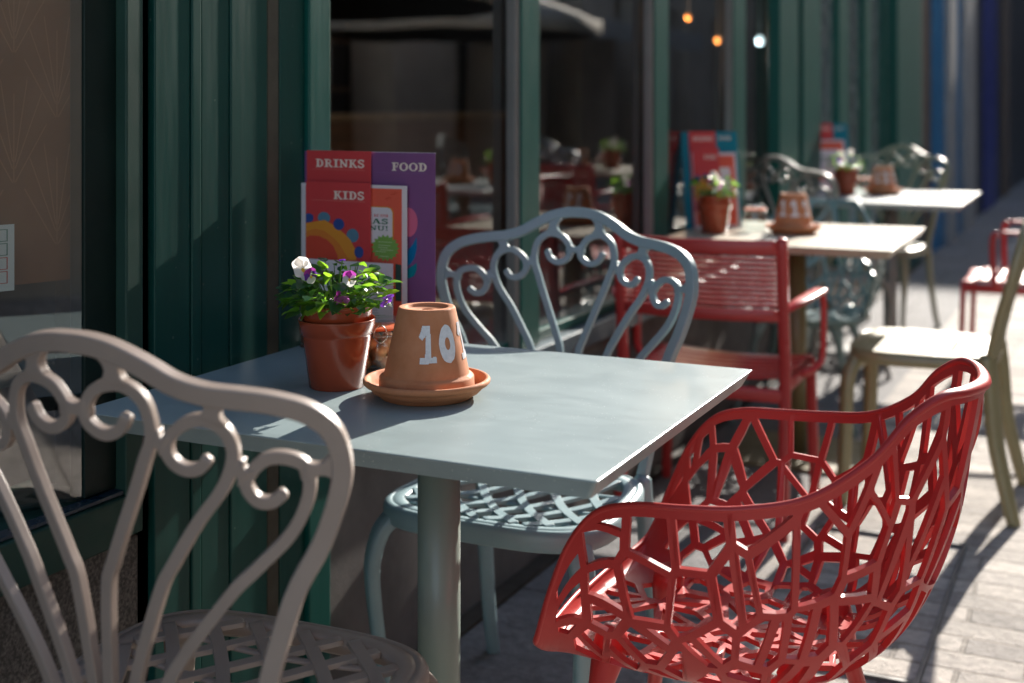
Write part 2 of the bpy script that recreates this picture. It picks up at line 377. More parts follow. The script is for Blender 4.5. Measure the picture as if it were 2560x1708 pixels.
# ------------------------------------------------------------------ lettering
def arc(cx, cy, rx, ry, a0, a1, n=12):
    return [(cx+rx*math.cos(rad(a0+(a1-a0)*i/n)), cy+ry*math.sin(rad(a0+(a1-a0)*i/n))) for i in range(n+1)]
def R_(x0, y0, x1, y1): return ('p', [(x0, y0), (x1, y0), (x1, y1), (x0, y1)])
def S_(pts, w): return ('s', pts, w)
def serif(x, w=.28): return [R_(x-w, 0, x+w, .1), R_(x-w, .9, x+w, 1)]
GL = {
 'I': (.56, [R_(.17, .1, .39, .9)]+serif(.28)),
 'D': (.86, [R_(.13, .1, .35, .9), R_(0, 0, .42, .1), R_(0, .9, .42, 1), S_([(.36, .95)]+arc(.36, .5, .4, .45, 88, -88, 14)+[(.36, .05)], .13), S_(arc(.36, .5, .36, .42, 48, -48, 8), .2)]),
 'O': (.9, [S_(arc(.45, .5, .36, .44, 0, 360, 24), .13), S_(arc(.45, .5, .34, .42, 48, -48, 8), .2), S_(arc(.45, .5, .34, .42, 132, 228, 8), .2)]),
 'F': (.7, [R_(.13, .1, .35, .9), R_(0, 0, .48, .1), R_(0, .89, .68, 1), R_(.58, .66, .68, .89), R_(.35, .47, .56, .57), R_(.5, .38, .58, .66)]),
 'R': (.9, [R_(.13, .1, .35, .9), R_(0, 0, .47, .1), R_(0, .9, .45, 1), S_([(.36, .95)]+arc(.4, .725, .28, .22, 88, -88, 10)+[(.36, .5)], .13), S_([(.46, .5), (.66, .16), (.72, .06), (.88, .06)], .17)]),
 'N': (.92, [R_(.12, .1, .26, .9), R_(0, 0, .4, .1), R_(0, .9, .3, 1), R_(.68, .1, .82, .9), R_(.55, .9, .94, 1), S_([(.16, .93), (.75, .05)], .2)]),
 'K': (.9, [R_(.13, .1, .35, .9), R_(0, 0, .46, .1), R_(0, .9, .46, 1), S_([(.36, .42), (.66, .92)], .12), R_(.54, .9, .84, 1), S_([(.44, .58), (.7, .12), (.75, .05), (.9, .05)], .19)]),
 'S': (.68, [S_([(.58, .78)]+arc(.34, .73, .25, .21, 25, 200, 10)+[(.2, .6), (.46, .44)]+arc(.33, .27, .26, .22, 30, -160, 10)+[(.06, .24)], .17), R_(.54, .7, .63, .98), R_(.03, .02, .12, .32)]),
 'A': (.92, [S_([(.14, .06), (.42, .96)], .11), S_([(.46, .96), (.76, .06)], .22), R_(.26, .28, .62, .38), R_(0, 0, .3, .1), R_(.58, 0, .94, .1)]),
 'U': (.92, [R_(0, .9, .42, 1), R_(.58, .9, .92, 1), S_([(.2, .92), (.2, .34)]+arc(.46, .32, .26, .26, 180, 360, 10)+[(.72, .92)], .15), R_(.1, .35, .31, .9)]),
 '!': (.36, [('p', [(.06, 1), (.3, 1), (.23, .34), (.13, .34)]), R_(.08, 0, .28, .2)]),
 'X': (.9, [S_([(.2, .93), (.7, .07)], .22), S_([(.2, .07), (.7, .93)], .11), R_(0, 0, .34, .1), R_(.56, 0, .9, .1), R_(0, .9, .34, 1), R_(.56, .9, .9, 1)]),
 'M': (1.06, [R_(.12, .1, .24, .9), R_(0, 0, .36, .1), R_(0, .9, .3, 1), S_([(.18, .95), (.53, .12)], .17), S_([(.53, .12), (.86, .95)], .11), R_(.78, .1, .98, .9), R_(.68, 0, 1.08, .1), R_(.8, .9, 1.08, 1)]),
 'E': (.7, [R_(.13, .1, .33, .9), R_(0, 0, .66, .11), R_(0, .89, .64, 1), R_(.56, .11, .66, .3), R_(.54, .7, .64, .89), R_(.33, .45, .5, .56)]),
 '2': (.66, [S_([(.1, .72)]+arc(.32, .72, .22, .22, 170, -30, 10)+[(.1, .08), (.62, .08)], .16)]),
 '0': (.66, [S_(arc(.33, .5, .24, .43, 0, 360, 20), .16)]),
 '1': (.5, [R_(.18, .1, .36, 1), R_(.04, 0, .5, .1), S_([(.05, .78), (.24, .94)], .13)]),
 '8': (.66, [S_(arc(.33, .73, .2, .2, 0, 360, 16), .15), S_(arc(.33, .27, .24, .22, 0, 360, 16), .16)]),
}
def band(pts, w):
    """polyline -> list of quads sharing mitred joints (returned as one left side and one right side)"""
    P = [Vector((x, y)) for x, y in pts]; n = len(P); L = []; Rr = []
    cl = (P[0]-P[-1]).length < 1e-4
    for i in range(n):
        if cl and i in (0, n-1): a, c = P[n-2], P[1]
        else: a, c = P[max(i-1, 0)], P[min(i+1, n-1)]
        T = (c-a).normalized(); Nn = Vector((-T.y, T.x))
        L.append(P[i]+Nn*w/2); Rr.append(P[i]-Nn*w/2)
    return L, Rr
LAY = [0]
def glyph(mb, ch, x, y, hgt, f, wscale=1., thick=0.):
    w, parts = GL[ch]
    for p in parts:
        LAY[0] = (LAY[0]+1) % 9; dz = LAY[0]*2.5e-5
        g = lambda a, b, hh: f(x+a*hgt*wscale, y+b*hgt, hh+dz)
        if p[0] == 'p': mb.poly(p[1], g, thick)
        else:
            L, Rr = band(p[1], p[2]); n = len(L)
            vs = [g(q.x, q.y, 0) for q in L]+[g(q.x, q.y, 0) for q in Rr]
            mb.add(vs, [(i, i+1, n+i+1, n+i) for i in range(n-1)])
    return w*hgt*wscale
def text(mb, s, x, y, hgt, f, wscale=1., gap=.07):
    for ch in s:
        if ch == ' ': x += .35*hgt*wscale; continue
        x += glyph(mb, ch, x, y, hgt, f, wscale)+gap*hgt*wscale
    return x
def twidth(s, hgt, wscale=1., gap=.07):
    return sum((.35 if c == ' ' else GL[c][0]+gap) for c in s)*hgt*wscale

# ------------------------------------------------------------------ ground
struct(mesh('ground', [(-12, -14, 0), (40, -14, 0), (40, 70, 0), (-12, 70, 0)], [(0, 1, 2, 3)], M['pave']))
g = MB(); g.box(.0, .045, -6, 8.6, .002, .012, .002)
struct(g.build('gutter', paint('gutter_grime', (.045, .038, .03), .8, .2, 0, .4, 8, 300, .4)))
# inspection cover: steel frame round a recessed paver tray
ic = thing('inspection_cover', 'steel framed paved inspection cover in the ground beside the red lattice chair', 'inspection cover', (.80, 1.82, 0))
mb = MB()
for a in ((-.2, -.19, -.5, .42), (.19, .2, -.5, .42)): mb.box(a[0], a[1], a[2], a[3], .001, .010)
for a in (-.5, .41): mb.box(-.19, .19, a, a+.01, .001, .0098)
mb.build('steel_frame', paint('iron_frame', (.10, .095, .09), .65), ic)

# ------------------------------------------------------------------ restaurant front
bld = thing('restaurant_front', 'dark green painted cafe shopfront with tall windows and grey stone base', 'building', (0, 0, 0))
def P(name, mat, boxes, parent=bld, bv=.003):
    if len(boxes) > 1 and name in ('window', 'pier', 'door_frame', 'wall', 'room_wall', 'window_frame', 'awning'):
        return [P(name, mat, [q], parent, bv) for q in boxes][-1]
    mb = MB()
    for q in boxes: mb.box(*q, bv=bv)
    return mb.build(name, M[mat] if isinstance(mat, str) else mat, parent)
H = 3.4
# left window
P('stone_plinth', 'granite', [(-.32, -.012, -6, .165, 0, .52)])
P('window_sill', 'greenl', [(-.20, .004, -6, .1252, .522, .592)])
P('sill_reflection', paint('sky_reflection_blue', (.01, .03, .05), .3), [(-.027, -.004, -6, .124, .5935, .60)], bv=.001)  # sky's reflection on the sill top, put in as dark blue colour
fr = P('window_frame', 'greend', [(-.05, -.02, .0592, .1248, .602, H)], bv=.002)
P('window_jamb', 'greenl', [(-.05, .0, .1255, .163, .527, H)])
PANE_TURN = rad(-19)      # turn added to the left pane so its glass mirrors the pavement
gp = P('glass_pane', 'glass', [(-.004, .001, -1.7, -.0006, .602, H)], fr, bv=0); gp.location = (-.026, .0588, 0); gp.rotation_euler = (0, 0, PANE_TURN)
P('leaf_stile', 'greend', [(-.62, -.56, -1.66, -1.56, .602, H)])
P('jamb_recess', 'greend', [(-.12, -.03, .165, .1862, 0, H)])  # shadow of the gap is put into the dark paint
# boarded pilaster
bd = [(.187, .271, 'green2', 0), (.2745, .297, 'green2', .002), (.3005, .3735, 'green2', -.001), (.3765, .479, 'green2', .001), (.4815, .516, 'brownstrip', -.001), (.5185, .594, 'green2', .0)]
for y0, y1, mm, dx in bd: P('timber_board', mm, [(-.05, .002+dx, y0, y1, 0, H)], bv=.0022)
P('board_backing', 'greend', [(-.12, -.012, .187, .595, 0, H)], bv=0)
fr = P('window_frame', 'green', [(-.12, .012, .5965, .667, .0, H)])
# second window run with mullions
P('stone_plinth', 'stone', [(-.3, -.006, .669, 4.196, 0, .505)])
P('window_sill', paint('blue_grey_sill', (.06, .10, .12), .4), [(-.10, .02, .669, 4.196, .507, .56)])
wins = [(.669, 1.522), (1.67, 2.552), (2.73, 3.502), (3.712, 4.196)]
for i, (a, b_) in enumerate(wins):
    fr = P('window_frame', 'green', [(-.10, -.02, a, b_, .562, .59)])
    P('glass_pane', 'glass', [(-.042, -.036, a-.02, b_+.02, .592, H)], fr, bv=0)
for a, b_ in ((1.554, 1.667), (2.584, 2.727), (3.528, 3.709)):
    q = P('mullion', 'green', [(-.034, .0, a, b_, .562, H)])
    P('glazing_seal', 'mulgrey', [(-.03, -.004, a-.03, a-.0015, .562, H)], q)
P('column', 'green', [(-.034, .02, 4.2, 4.56, 0, H)])
P('column_strip', 'mulgrey', [(-.034, .0, 4.5625, 4.66, 0, H)])
P('column', 'green', [(-.034, .02, 4.6625, 5.06, 0, H)])
P('stone_plinth', 'stone', [(-.3, -.006, 5.064, 7.44, 0, .30)])
refl_mat = paint('pale_reflection_panel', (.26, .30, .31), .25, .5, 0, .1, 3)  # pale colour stands in for the bright reflection in these panes
for a, b_ in ((5.064, 5.62), (5.9, 6.40), (6.62, 7.10), (7.2, 7.44)):
    fr = P('window_frame', 'green', [(-.10, -.02, a, b_, .305, .36)])
    P('glass_pane', 'glass', [(-.036, -.030, a, b_, .362, H)], fr, bv=0)
for a, b_ in ((5.622, 5.898), (6.403, 6.617), (7.103, 7.197)):
    P('mullion', 'green', [(-.10, .0, a, b_, .305, H)])
for a, b_ in ((5.064, 5.62), (5.9, 6.40), (6.62, 7.10), (7.2, 7.44)): P('pane_reflection', refl_mat, [(-.0355, -.034, a, b_, .362, H)], bv=0)
P('column', 'green', [(-.12, .03, 7.443, 8.6, 0, H)])
P('fascia', 'green', [(-.14, .06, -6, 8.6, H+.002, H+.9)])
# room behind the glass
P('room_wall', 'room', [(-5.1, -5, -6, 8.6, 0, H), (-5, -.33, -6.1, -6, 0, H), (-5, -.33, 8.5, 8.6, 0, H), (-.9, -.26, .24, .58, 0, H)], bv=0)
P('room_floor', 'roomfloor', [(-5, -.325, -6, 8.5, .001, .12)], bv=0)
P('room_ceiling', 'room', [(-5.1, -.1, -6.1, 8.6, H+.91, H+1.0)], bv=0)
P('upper_wall', 'stone', [(-.3, .0, -6, 8.6, H+.905, 8)], bv=0)

# etched brown screen behind the left window
scr = thing('window_screen', 'brown screen etched with feather pattern hanging inside the left window', 'screen', (-.026, .0588, 0), PANE_TURN)
mb = MB(); mb.box(-.042, -.038, -1.6, .012, .925, H); mb.build('screen_sheet', paint('brown_screen', (.17, .06, .022), .55, .3, 0, .25, 5, 300, .1, stretch=(1, 1, .5)), scr)
mb = MB()
def strip(y0, z0, y1, z1, w=.0009, x=-.0377):
    d = Vector((y1-y0, z1-z0)).normalized(); nx, nz = -d.y*w, d.x*w
    mb.add([(x, y0-nx, z0-nz), (x, y1-nx, z1-nz), (x, y1+nx, z1+nz), (x, y0+nx, z0+nz)], [(0, 1, 2, 3)])
for i in range(22):
    yc = -.02-.066*i
    for j in range(14):
        zc = .98+.19*j+(.095 if i % 2 else 0)
        for s in (-1, 1):
            for dy, dz, z0 in ((.05, .085, 0), (.042, .11, .02), (.02, .12, .03)): strip(yc+s*.002, zc+z0, yc+s*dy, zc+z0+dz)
        strip(yc, zc, yc, zc+.13)
mb.build('etched_pattern', flat('etched_line', (.27, .115, .055), .5), scr)
# notice on the left window
nt_ = thing('window_notice', 'white notice with teal and red boxes stuck inside the left window', 'notice', (-.026, .0588, 0), PANE_TURN)
mb = MB(); mb.box(-.0085, -.0075, -.25, -.099, .922, 1.017); mb.build('notice_sheet', flat('notice_paper', (.62, .66, .68), .6), nt_)
mb = MB(); mbr = MB()
for i, z in enumerate((.993, .973, .953, .933)):
    m_ = mb if i < 2 else mbr
    for y0, y1 in ((-.215, -.109),):
        for q in ((y0, y1, z, z+.001), (y0, y1, z+.0165, z+.0175), (y0, y0+.0014, z+.001, z+.0165), (y1-.0014, y1, z+.001, z+.0165)):
            m_.box(-.0074, -.0068, q[0], q[1], q[2], q[3])
mb.build('teal_boxes', flat('teal_print', (.0, .17, .14), .5), nt_); mbr.build('red_boxes', flat('red_print', (.5, .05, .06), .5), nt_)

# lamps inside
lampc = [(-.6, 4.84, 1.63, (1., .42, .12), .017, 'amber pendant bulb glowing high behind the third window'),
         (-.8, 6.05, 1.575, (1., .45, .15), .019, 'amber pendant bulb glowing lower and deeper behind the third window'),
         (-.45, 5.68, 1.545, (.75, .95, 1.), .024, 'cool white pendant bulb glowing behind the window by the green column')]
for x, y, z, col, r, lab in lampc:
    t = thing('pendant_lamp', lab, 'lamp', (x, y, z), 0, 'bulbs hanging inside the cafe')
    mb = MB(); mb.lathe([(.0, -r), (r*.6, -r*.8), (r, 0), (r*.8, r*.6), (r*.35, r*1.2), (.0, r*1.3)], 16); mb.build('bulb', flat('lit_bulb', col, .5, .3, .11 if col[2] < .5 else .7), t)
    mb = MB(); mb.lathe([(.004, r*1.3), (.004, H-z)], 8); mb.build('cord', flat('black_cord', (.008, .008, .008), .7), t)

for x, y, z, col, r, lab in lampc:
    l = bpy.data.lights.new('pendant_light', 'POINT'); l.energy = 3.2; l.color = (1., .62, .36) if col[2] < .5 else (.9, .95, 1.); l.shadow_soft_size = .06
    o = bpy.data.objects.new('pendant_light', l); o.location = (x-.05, y-.06, z-.08); COL.objects.link(o)
bar = thing('bar_counter', 'dark wooden bar counter across the back of the cafe', 'bar counter', (0, 0, 0))
wood = paint('bar_wood', (.16, .08, .045), .45, .4, 0, .3, 4, 300, .1, stretch=(1, .3, 4))
P('counter_front', wood, [(-3.6, -3.2, 3.2, 8.2, .121, 1.08)], bar); P('counter_top', paint('bar_top', (.3, .2, .12), .25), [(-3.7, -3.12, 3.1, 8.3, 1.081, 1.13)], bar)
shf = thing('back_shelf', 'wooden shelf unit with bottles behind the bar', 'shelf', (0, 0, 0))
for z in (1.3, 1.72, 2.14): P('shelf_board', wood, [(-4.98, -4.7, 3.4, 8.1, z, z+.04)], shf)
rb = random.Random(9); bcol = [paint('amber_glass', (.35, .14, .03), .1), paint('green_glass', (.03, .14, .06), .1), paint('clear_glass', (.5, .52, .5), .1)]
for z in (1.341, 1.761):
    for k in range(14):
        mb = MB(); mb.lathe([(1e-6, 0), (.036, 0), (.037, .17), (.014, .22), (.014, .29), (1e-6, .29)], 14)
        tag(mb.build('bottle', rb.choice(bcol), loc=(-4.84+rb.uniform(-.05, .05), 3.6+k*.32+rb.uniform(-.08, .08), z)), 'bottle standing on the shelf behind the bar', 'bottle', 'bottles behind the bar')
# ------------------------------------------------------------------ neighbours down the street
b2 = thing('blue_shopfront', 'blue painted shopfront with pale drainpipes past the green cafe front', 'building')
blue = paint('bright_blue_paint', (.003, .16, .36), .45, .5, 0, .15, 2); navy = paint('navy_paint', (.006, .02, .2), .45, .5, 0, .2, 2)
pale = paint('pale_pipe', (.33, .32, .31), .55); brownst = paint('brown_brick_pier', (.14, .105, .085), .8, .2, 0, .25, 8)
P('brick_pier', brownst, [(-.2, .0, 8.61, 9.35, 0, 4)], b2)
P('blue_board', blue, [(-.2, .02, 9.36, 10.05, 0, 4)], b2)
P('drainpipe', pale, [(-.08, .07, 10.07, 10.5, 0, 4)], b2)
P('blue_board', blue, [(-.2, .02, 10.52, 11.3, 0, 4)], b2)
P('drainpipe', pale, [(-.08, .07, 11.32, 12.2, 0, 4)], b2)
P('blue_board', blue, [(-.2, .02, 12.22, 12.7, 0, 4)], b2)
P('wall_above', brownst, [(-.2, .0, 8.61, 12.7, 4.01, 8)], b2)
b3 = thing('navy_shopfront', 'dark shopfront with navy door and brown pier at the far end of the row', 'building')
dk = paint('charcoal_front', (.022, .025, .035), .5)
P('dark_board', dk, [(-.2, .0, 12.72, 13.6, 0, 4)], b3)
P('door', navy, [(-.2, .02, 13.62, 15.2, 0, 4)], b3)
P('dark_board', dk, [(-.2, .0, 15.22, 16.1, 0, 4)], b3)
P('brick_pier', brownst, [(-.2, .03, 16.12, 17.0, 0, 4)], b3)
P('dark_board', dk, [(-.2, .0, 17.02, 32, 0, 4)], b3)
P('wall_above', brownst, [(-.2, .0, 12.72, 32, 4.01, 8)], b3)

# street-end building: closes the view and shades the far pavement
be = thing('street_end_building', 'brick building closing the far end of the street and shading it', 'building')
P('wall', brownst, [(-2, 1.3, 34, 42, 0, 12.6), (1.31, 14, 33.6, 42, 0, 12.0)], be)
P('window', dk, [(x, x+1.1, 33.55 if x > 1.3 else 33.95, 34.1, z, z+1.7) for x in (.3, 3.4, 5.6, 7.8) for z in (1., 4.4, 7.8)], be)
# opposite side, seen only in the window glass
bo = thing('opposite_building', 'beige stone frontage across the street reflected in the cafe windows', 'building')
beige = paint('beige_stone', (.78, .63, .48), .8, .2, 0, .15, 1.5, 60, .3)
P('wall', beige, [(6.6, 9, -11.5, 33.5, 3.05, 9), (6.6, 9, -11.5, 33.5, 0, .35)], bo)
P('pier', beige, [(6.3, 6.9, 3+k*2.9, 4.5+k*2.9, 0, 3.04) for k in range(-5, 11)], bo)
P('shop_window', paint('opposite_dark_glass', (.02, .022, .026), .15), [(6.95, 7.0, -11.4, 33.4, .36, 3.04)], bo)
P('door_frame', paint('opposite_door_frame', (.28, .22, .17), .6), [(6.72, 6.94, 5.0+k*2.9, 5.14+k*2.9, .36, 3.03) for k in range(-5, 9)], bo)
aw = P('awning', paint('cream_awning', (.7, .68, .62), .8), [(4.9, 6.6, 13.2, 19.4, 2.30, 2.36), (4.88, 4.93, 13.2, 19.4, 2.08, 2.30)], bo)

# ------------------------------------------------------------------ tables
def table(name, label, loc, sx, sy, top, leg, base, lr=.033, rz=0., group=None):
    t = thing(name, label, 'table', loc, rz, group)
    hx, hy, T, ins = sx/2, sy/2, .026, .014
    # bevelled slab: sharp lip above, undercut below, corners eased
    def ring(ix, z, rc=.006, n=4):
        o = []
        for cx, cy, a0 in ((hx-ix-rc, hy-ix-rc, 0), (-hx+ix+rc, hy-ix-rc, 90), (-hx+ix+rc, -hy+ix+rc, 180), (hx-ix-rc, -hy+ix+rc, 270)):
            for k in range(n+1): o.append((cx+rc*math.cos(rad(a0+90*k/n)), cy+rc*math.sin(rad(a0+90*k/n)), z))
        return o
    rs = [ring(ins, .75-T), ring(.0015, .75-.0026), ring(0, .75-.0016), ring(.0004, .75-.0006), ring(.0014, .75)]
    n = len(rs[0]); vs = [v for r in rs for v in r]; fs = []
    for j in range(4):
        for i in range(n): k = (i+1) % n; fs.append((j*n+i, j*n+k, (j+1)*n+k, (j+1)*n+i))
    fs.append(tuple(range(n-1, -1, -1))); fs.append(tuple(4*n+i for i in range(n)))
    mesh('tabletop', vs, fs, top, t)
    mb = MB(); mb.lathe([(lr, .012), (lr, .70)], 40); mb.lathe([(lr*1.7, .7005), (lr*1.7, .7235)], 40); mb.build('pedestal', leg, t)
    mb = MB(); mb.box(-.22, .22, -.22, .22, 0.002, .011, .003); mb.build('base_plate', base, t)
    return t
table('bistro_table', 'blue grey table in front, bearing the purple menu and the pot numbered 10', (.42, .35, 0), .80, .70, M['top1'], M['column1'], M['column1'], group='cafe tables along the shopfront')
table('bistro_table', 'pale table on olive pedestal, standing beyond the red slatted armchair', (.375, 2.97, 0), .745, .82, M['top2'], M['oliveleg'], M['oliveleg'], rz=rad(.8), group='cafe tables along the shopfront')
table('bistro_table', 'farthest pale table on grey pedestal, bearing the terracotta pot numbered 11', (.372, 4.955, 0), .745, .97, M['top3'], M['grey'], M['grey'], rz=rad(.6), group='cafe tables along the shopfront')

table('bistro_table', 'teal grey table added inside the left window in place of the front table reflection', (-.62, .22, 0), .70, .72, M['top1'], M['column1'], M['column1'], group='cafe tables along the shopfront')  # added indoors in place of the front table's mirror image
# ------------------------------------------------------------------ scroll-back chair (faces +y)
FR = [(.172, .44), (.196, .56), (.227, .685), (.254, .749), (.273, .807), (.278, .845), (.271, .881), (.25, .903), (.219, .914), (.187, .919), (.152, .923), (.12, .933), (.09, .951), (.055, .968), (.025, .975), (0, .976)]
R1 = [(.008, .455), (.011, .56), (.02, .677), (.03, .712), (.047, .756), (.067, .806), (.08, .842), (.089, .866), (.09, .888), (.083, .913), (.065, .928), (.046, .929), (.026, .92), (.013, .9), (.013, .884), (.025, .872), (.04, .869), (.055, .877), (.063, .892)]
R2 = [(.026, .455), (.044, .56), (.083, .678), (.104, .721), (.133, .771), (.161, .812), (.174, .845), (.174, .868), (.165, .885), (.148, .893), (.13, .889), (.111, .873), (.106, .854), (.113, .84), (.126, .833), (.14, .836), (.148, .847)]
R3 = [(.046, .455), (.085, .57), (.159, .681), (.19, .718), (.223, .757), (.24, .79), (.247, .82), (.243, .842), (.225, .851), (.206, .848), (.19, .831), (.186, .816), (.195, .8), (.209, .798), (.221, .808)]
ZF = [.972, .16]
def bp_(a, z):
    z = .44+(z-.44)*ZF[0]
    return Vector((a, -.205-ZF[1]*(z-.45)+.9*a*a*min(1, max(0, (z-.45)/.25)), z))
def bnorm(a): return Vector((-1.8*a*.8, 1, .16)).normalized()
def seat_outline(n=72, ins=0.):
    o = []
    for i in range(n):
        a = 2*PI*i/n; ca, sa = math.cos(a), math.sin(a); e = 2/3.6
        y = math.copysign(abs(sa)**e, sa)*(.212-ins); w = .238-.03*(.5-.5*y/.212)-ins
        o.append((math.copysign(abs(ca)**e, ca)*w, y))
    return o
def inside(poly, x, y):
    c = False; n = len(poly)
    for i in range(n):
        x1, y1 = poly[i]; x2, y2 = poly[i-1]
        if (y1 > y) != (y2 > y) and x < (x2-x1)*(y-y1)/(y2-y1)+x1: c = not c
    return c
def dish(x, y): return .452-.012*max(0, 1-(x/.2)**2)*max(0, 1-(y/.18)**2)
def scroll_chair(label, loc, rz, mat, group):
    t = thing('scroll_back_chair', label, 'chair', loc, rz, group)
    pts = [bp_(-a, z) for a, z in FR]+[bp_(a, z) for a, z in FR[-2::-1]]
    pts = cr(pts, 5)
    mb = MB(); mb.sweep(pts, lambda i: bnorm(pts[i].x), .0104, .0088, 20, 6.5); mb.build('back_frame', mat, t)
    J = {0: [(.094, .868, .104, .862), (.052, .931, .052, .962)], 1: [(.178, .838, .186, .828), (.155, .893, .16, .915)], 2: [(.245, .835, .268, .84)]}
    for iL, L in enumerate((R1, R2, R3)):
        for s in (-1, 1):
            q = cr([bp_(s*a, z) for a, z in L], 5)
            mb = MB(); mb.sweep(q, lambda i: bnorm(q[i].x), .0062, .0052, 20, 6., taper=lambda u: (1.12-.1*u, 1.15-.15*u))
            for a0, z0, a1, z1 in J[iL]+([(.013, .897, -.013, .897)] if iL == 0 and s == 1 else []):
                p0, p1 = bp_(s*a0, z0), bp_(s*a1, z1)
                mb.sweep([p0, p0+(p1-p0)*.25, (p0+p1)/2, p0+(p1-p0)*.75, p1], bnorm(s*a0), .0085 if z1 > .9 else .006, .0062, 16, 6, taper=lambda u: (1+1.1*abs(2*u-1)**2, 1))
            mb.build('scroll_rib', mat, t)
    # seat: rolled rim with a raised inner lip, apron, curved lattice
    prof = [(.030, .430, 0), (.012, .418, 0), (.004, .417, 0), (0, .422, 0), (0, .444, 0), (.003, .4505, 0), (.009, .4535, 0), (.013, .4535, 0), (.0145, .4515, 0), (.016, .4535, 0), (.034, .4525, 0), (.038, .449, 0), (.038, .4415, 0), (.030, .436, 0)]
    rings = []; n = 96
    for ins, z, _ in prof: rings.append([(x, y, z) for x, y in seat_outline(n, ins)])
    vs = [v for r in rings for v in r]; fs = []; k = len(prof)
    for j in range(k):
        for i in range(n):
            l = (i+1) % n; j2 = (j+1) % k; fs.append((j*n+i, j*n+l, j2*n+l, j2*n+i))
    mesh('seat_rim', vs, fs, mat, t, True)
    inner = seat_outline(72, .034)
    mb = MB()
    for s in (-1, 1):
        for k in range(-7, 8):
            c0 = k*.078; run = []
            for j in range(61):
                v = -.2+.4*j/60; x = c0+s*(.62*v+1.3*v*v); y = v
                if inside(inner, x, y): run.append((x, y, dish(x, y)-(.0006 if s > 0 else 0)))
                else:
                    if len(run) > 2: mb.sweep(run, (0, 0, 1), .0090, .0036, 14, 7)
                    run = []
            if len(run) > 2: mb.sweep(run, (0, 0, 1), .0090, .0036, 14, 7)
    for yy in (-.06, .05, .135):
        run = [(x/100, yy+.5*(x/100)**2-.02, dish(x/100, yy)-.0055) for x in range(-24, 25) if inside(inner, x/100, yy+.5*(x/100)**2-.02)]
        if len(run) > 2: mb.sweep(run, (0, 0, 1), .006, .003, 10, 3)
    mb.build('seat_lattice', mat, t)
    for s in (-1, 1):
        q = cr([(s*.185, .165, .425), (s*.2, .182, .40), (s*.21, .194, .34), (s*.205, .19, .25), (s*.195, .18, .14), (s*.195, .182, .06), (s*.205, .192, .0)], 5)
        mb = MB(); mb.sweep(q, (s*.7, .7, .15), .022, .014, 14, 3, taper=lambda u: (1.25-.75*min(1, u*1.5)+.12*max(0, u-.8), 1.1-.3*u)); mb.build('leg', mat, t)
        q = cr([(s*.176, -.195, .445), (s*.178, -.2, .40), (s*.182, -.215, .26), (s*.19, -.25, .1), (s*.197, -.285, .0)], 5)
        mb = MB(); mb.sweep(q, (s*.4, -.9, .1), .017, .013, 12, 3, taper=lambda u: (1.1-.3*u, 1.05-.2*u)); mb.build('leg', mat, t)
    return t
GS = 'scroll backed metal chairs'
ZF[:] = [.887, .138]
scroll_chair('taupe scroll back metal chair nearest the camera', (.354, -.095, 0), rad(2.6), M['taupe'], GS).scale = (1.01, 1, 1.025)
ZF[:] = [.972, .16]
scroll_chair('light blue grey scroll back chair tucked under the front table', (.338, .822, 0), rad(180), M['bluegrey'], GS)
scroll_chair('brown grey scroll back chair against the green column behind the middle table', (.19, 4.28, 0), rad(-34), M['browndark'], GS)
scroll_chair('dark olive scroll back chair beyond the farthest table', (.235, 5.52, 0), rad(180-14), M['olivedark'], GS)

# ------------------------------------------------------------------ lattice shell armchair (faces +y)
RIM = [(0, 0.0, -0.342, 0.797), (12, 0.085, -0.327, 0.8), (23, 0.132, -0.299, 0.798), (33, 0.161, -0.262, 0.772), (46, 0.2, -0.218, 0.721), (62, 0.252, -0.149, 0.678), (78, 0.283, -0.069, 0.662), (92, 0.293, 0.007, 0.656), (106, 0.295, 0.08, 0.651), (116, 0.292, 0.133, 0.632), (126, 0.285, 0.174, 0.582), (136, 0.275, 0.205, 0.512), (146, 0.259, 0.23, 0.444), (154, 0.233, 0.245, 0.415), (168, .12, .262, .406), (180, 0, .267, .403)]
RIMF = [(-a, -x, y, z) for a, x, y, z in RIM[1:-1]][::-1]+RIM
def rim_at(phi):
    phi = (phi+180) % 360-180
    L = RIMF+[(180, 0, .27, .405)] if RIMF[-1][0] != 180 else RIMF
    L = [(-180, 0, .27, .405)]+L
    for i in range(len(L)-1):
        if L[i][0] <= phi <= L[i+1][0]:
            a = L[max(i-1, 0)] if i else L[-2]; b, c = L[i], L[i+1]; d = L[i+2] if i+2 < len(L) else L[1]
            t = (phi-b[0])/(c[0]-b[0]); o = []
            for k in (1, 2, 3):
                o.append(.5*(2*b[k]+(c[k]-a[k])*t+(2*a[k]-5*b[k]+4*c[k]-d[k])*t*t+(3*b[k]-a[k]-3*c[k]+d[k])*t**3))
            return Vector(o)
    return Vector((0, .27, .405))
FZ = .39
def floor_at(phi):
    a = rad(phi-90); ca, sa = math.cos(a), math.sin(a)
    hx = .185; hy = .2 if sa > 0 else .17
    hy = .232 if sa > 0 else .17
    r = 1/((abs(ca)/hx)**2.6+(abs(sa)/hy)**2.6)**(1/2.6)
    return Vector((r*ca, r*sa+.02, FZ-.006))
RF = .40            # share of the unit disc taken by the seat floor
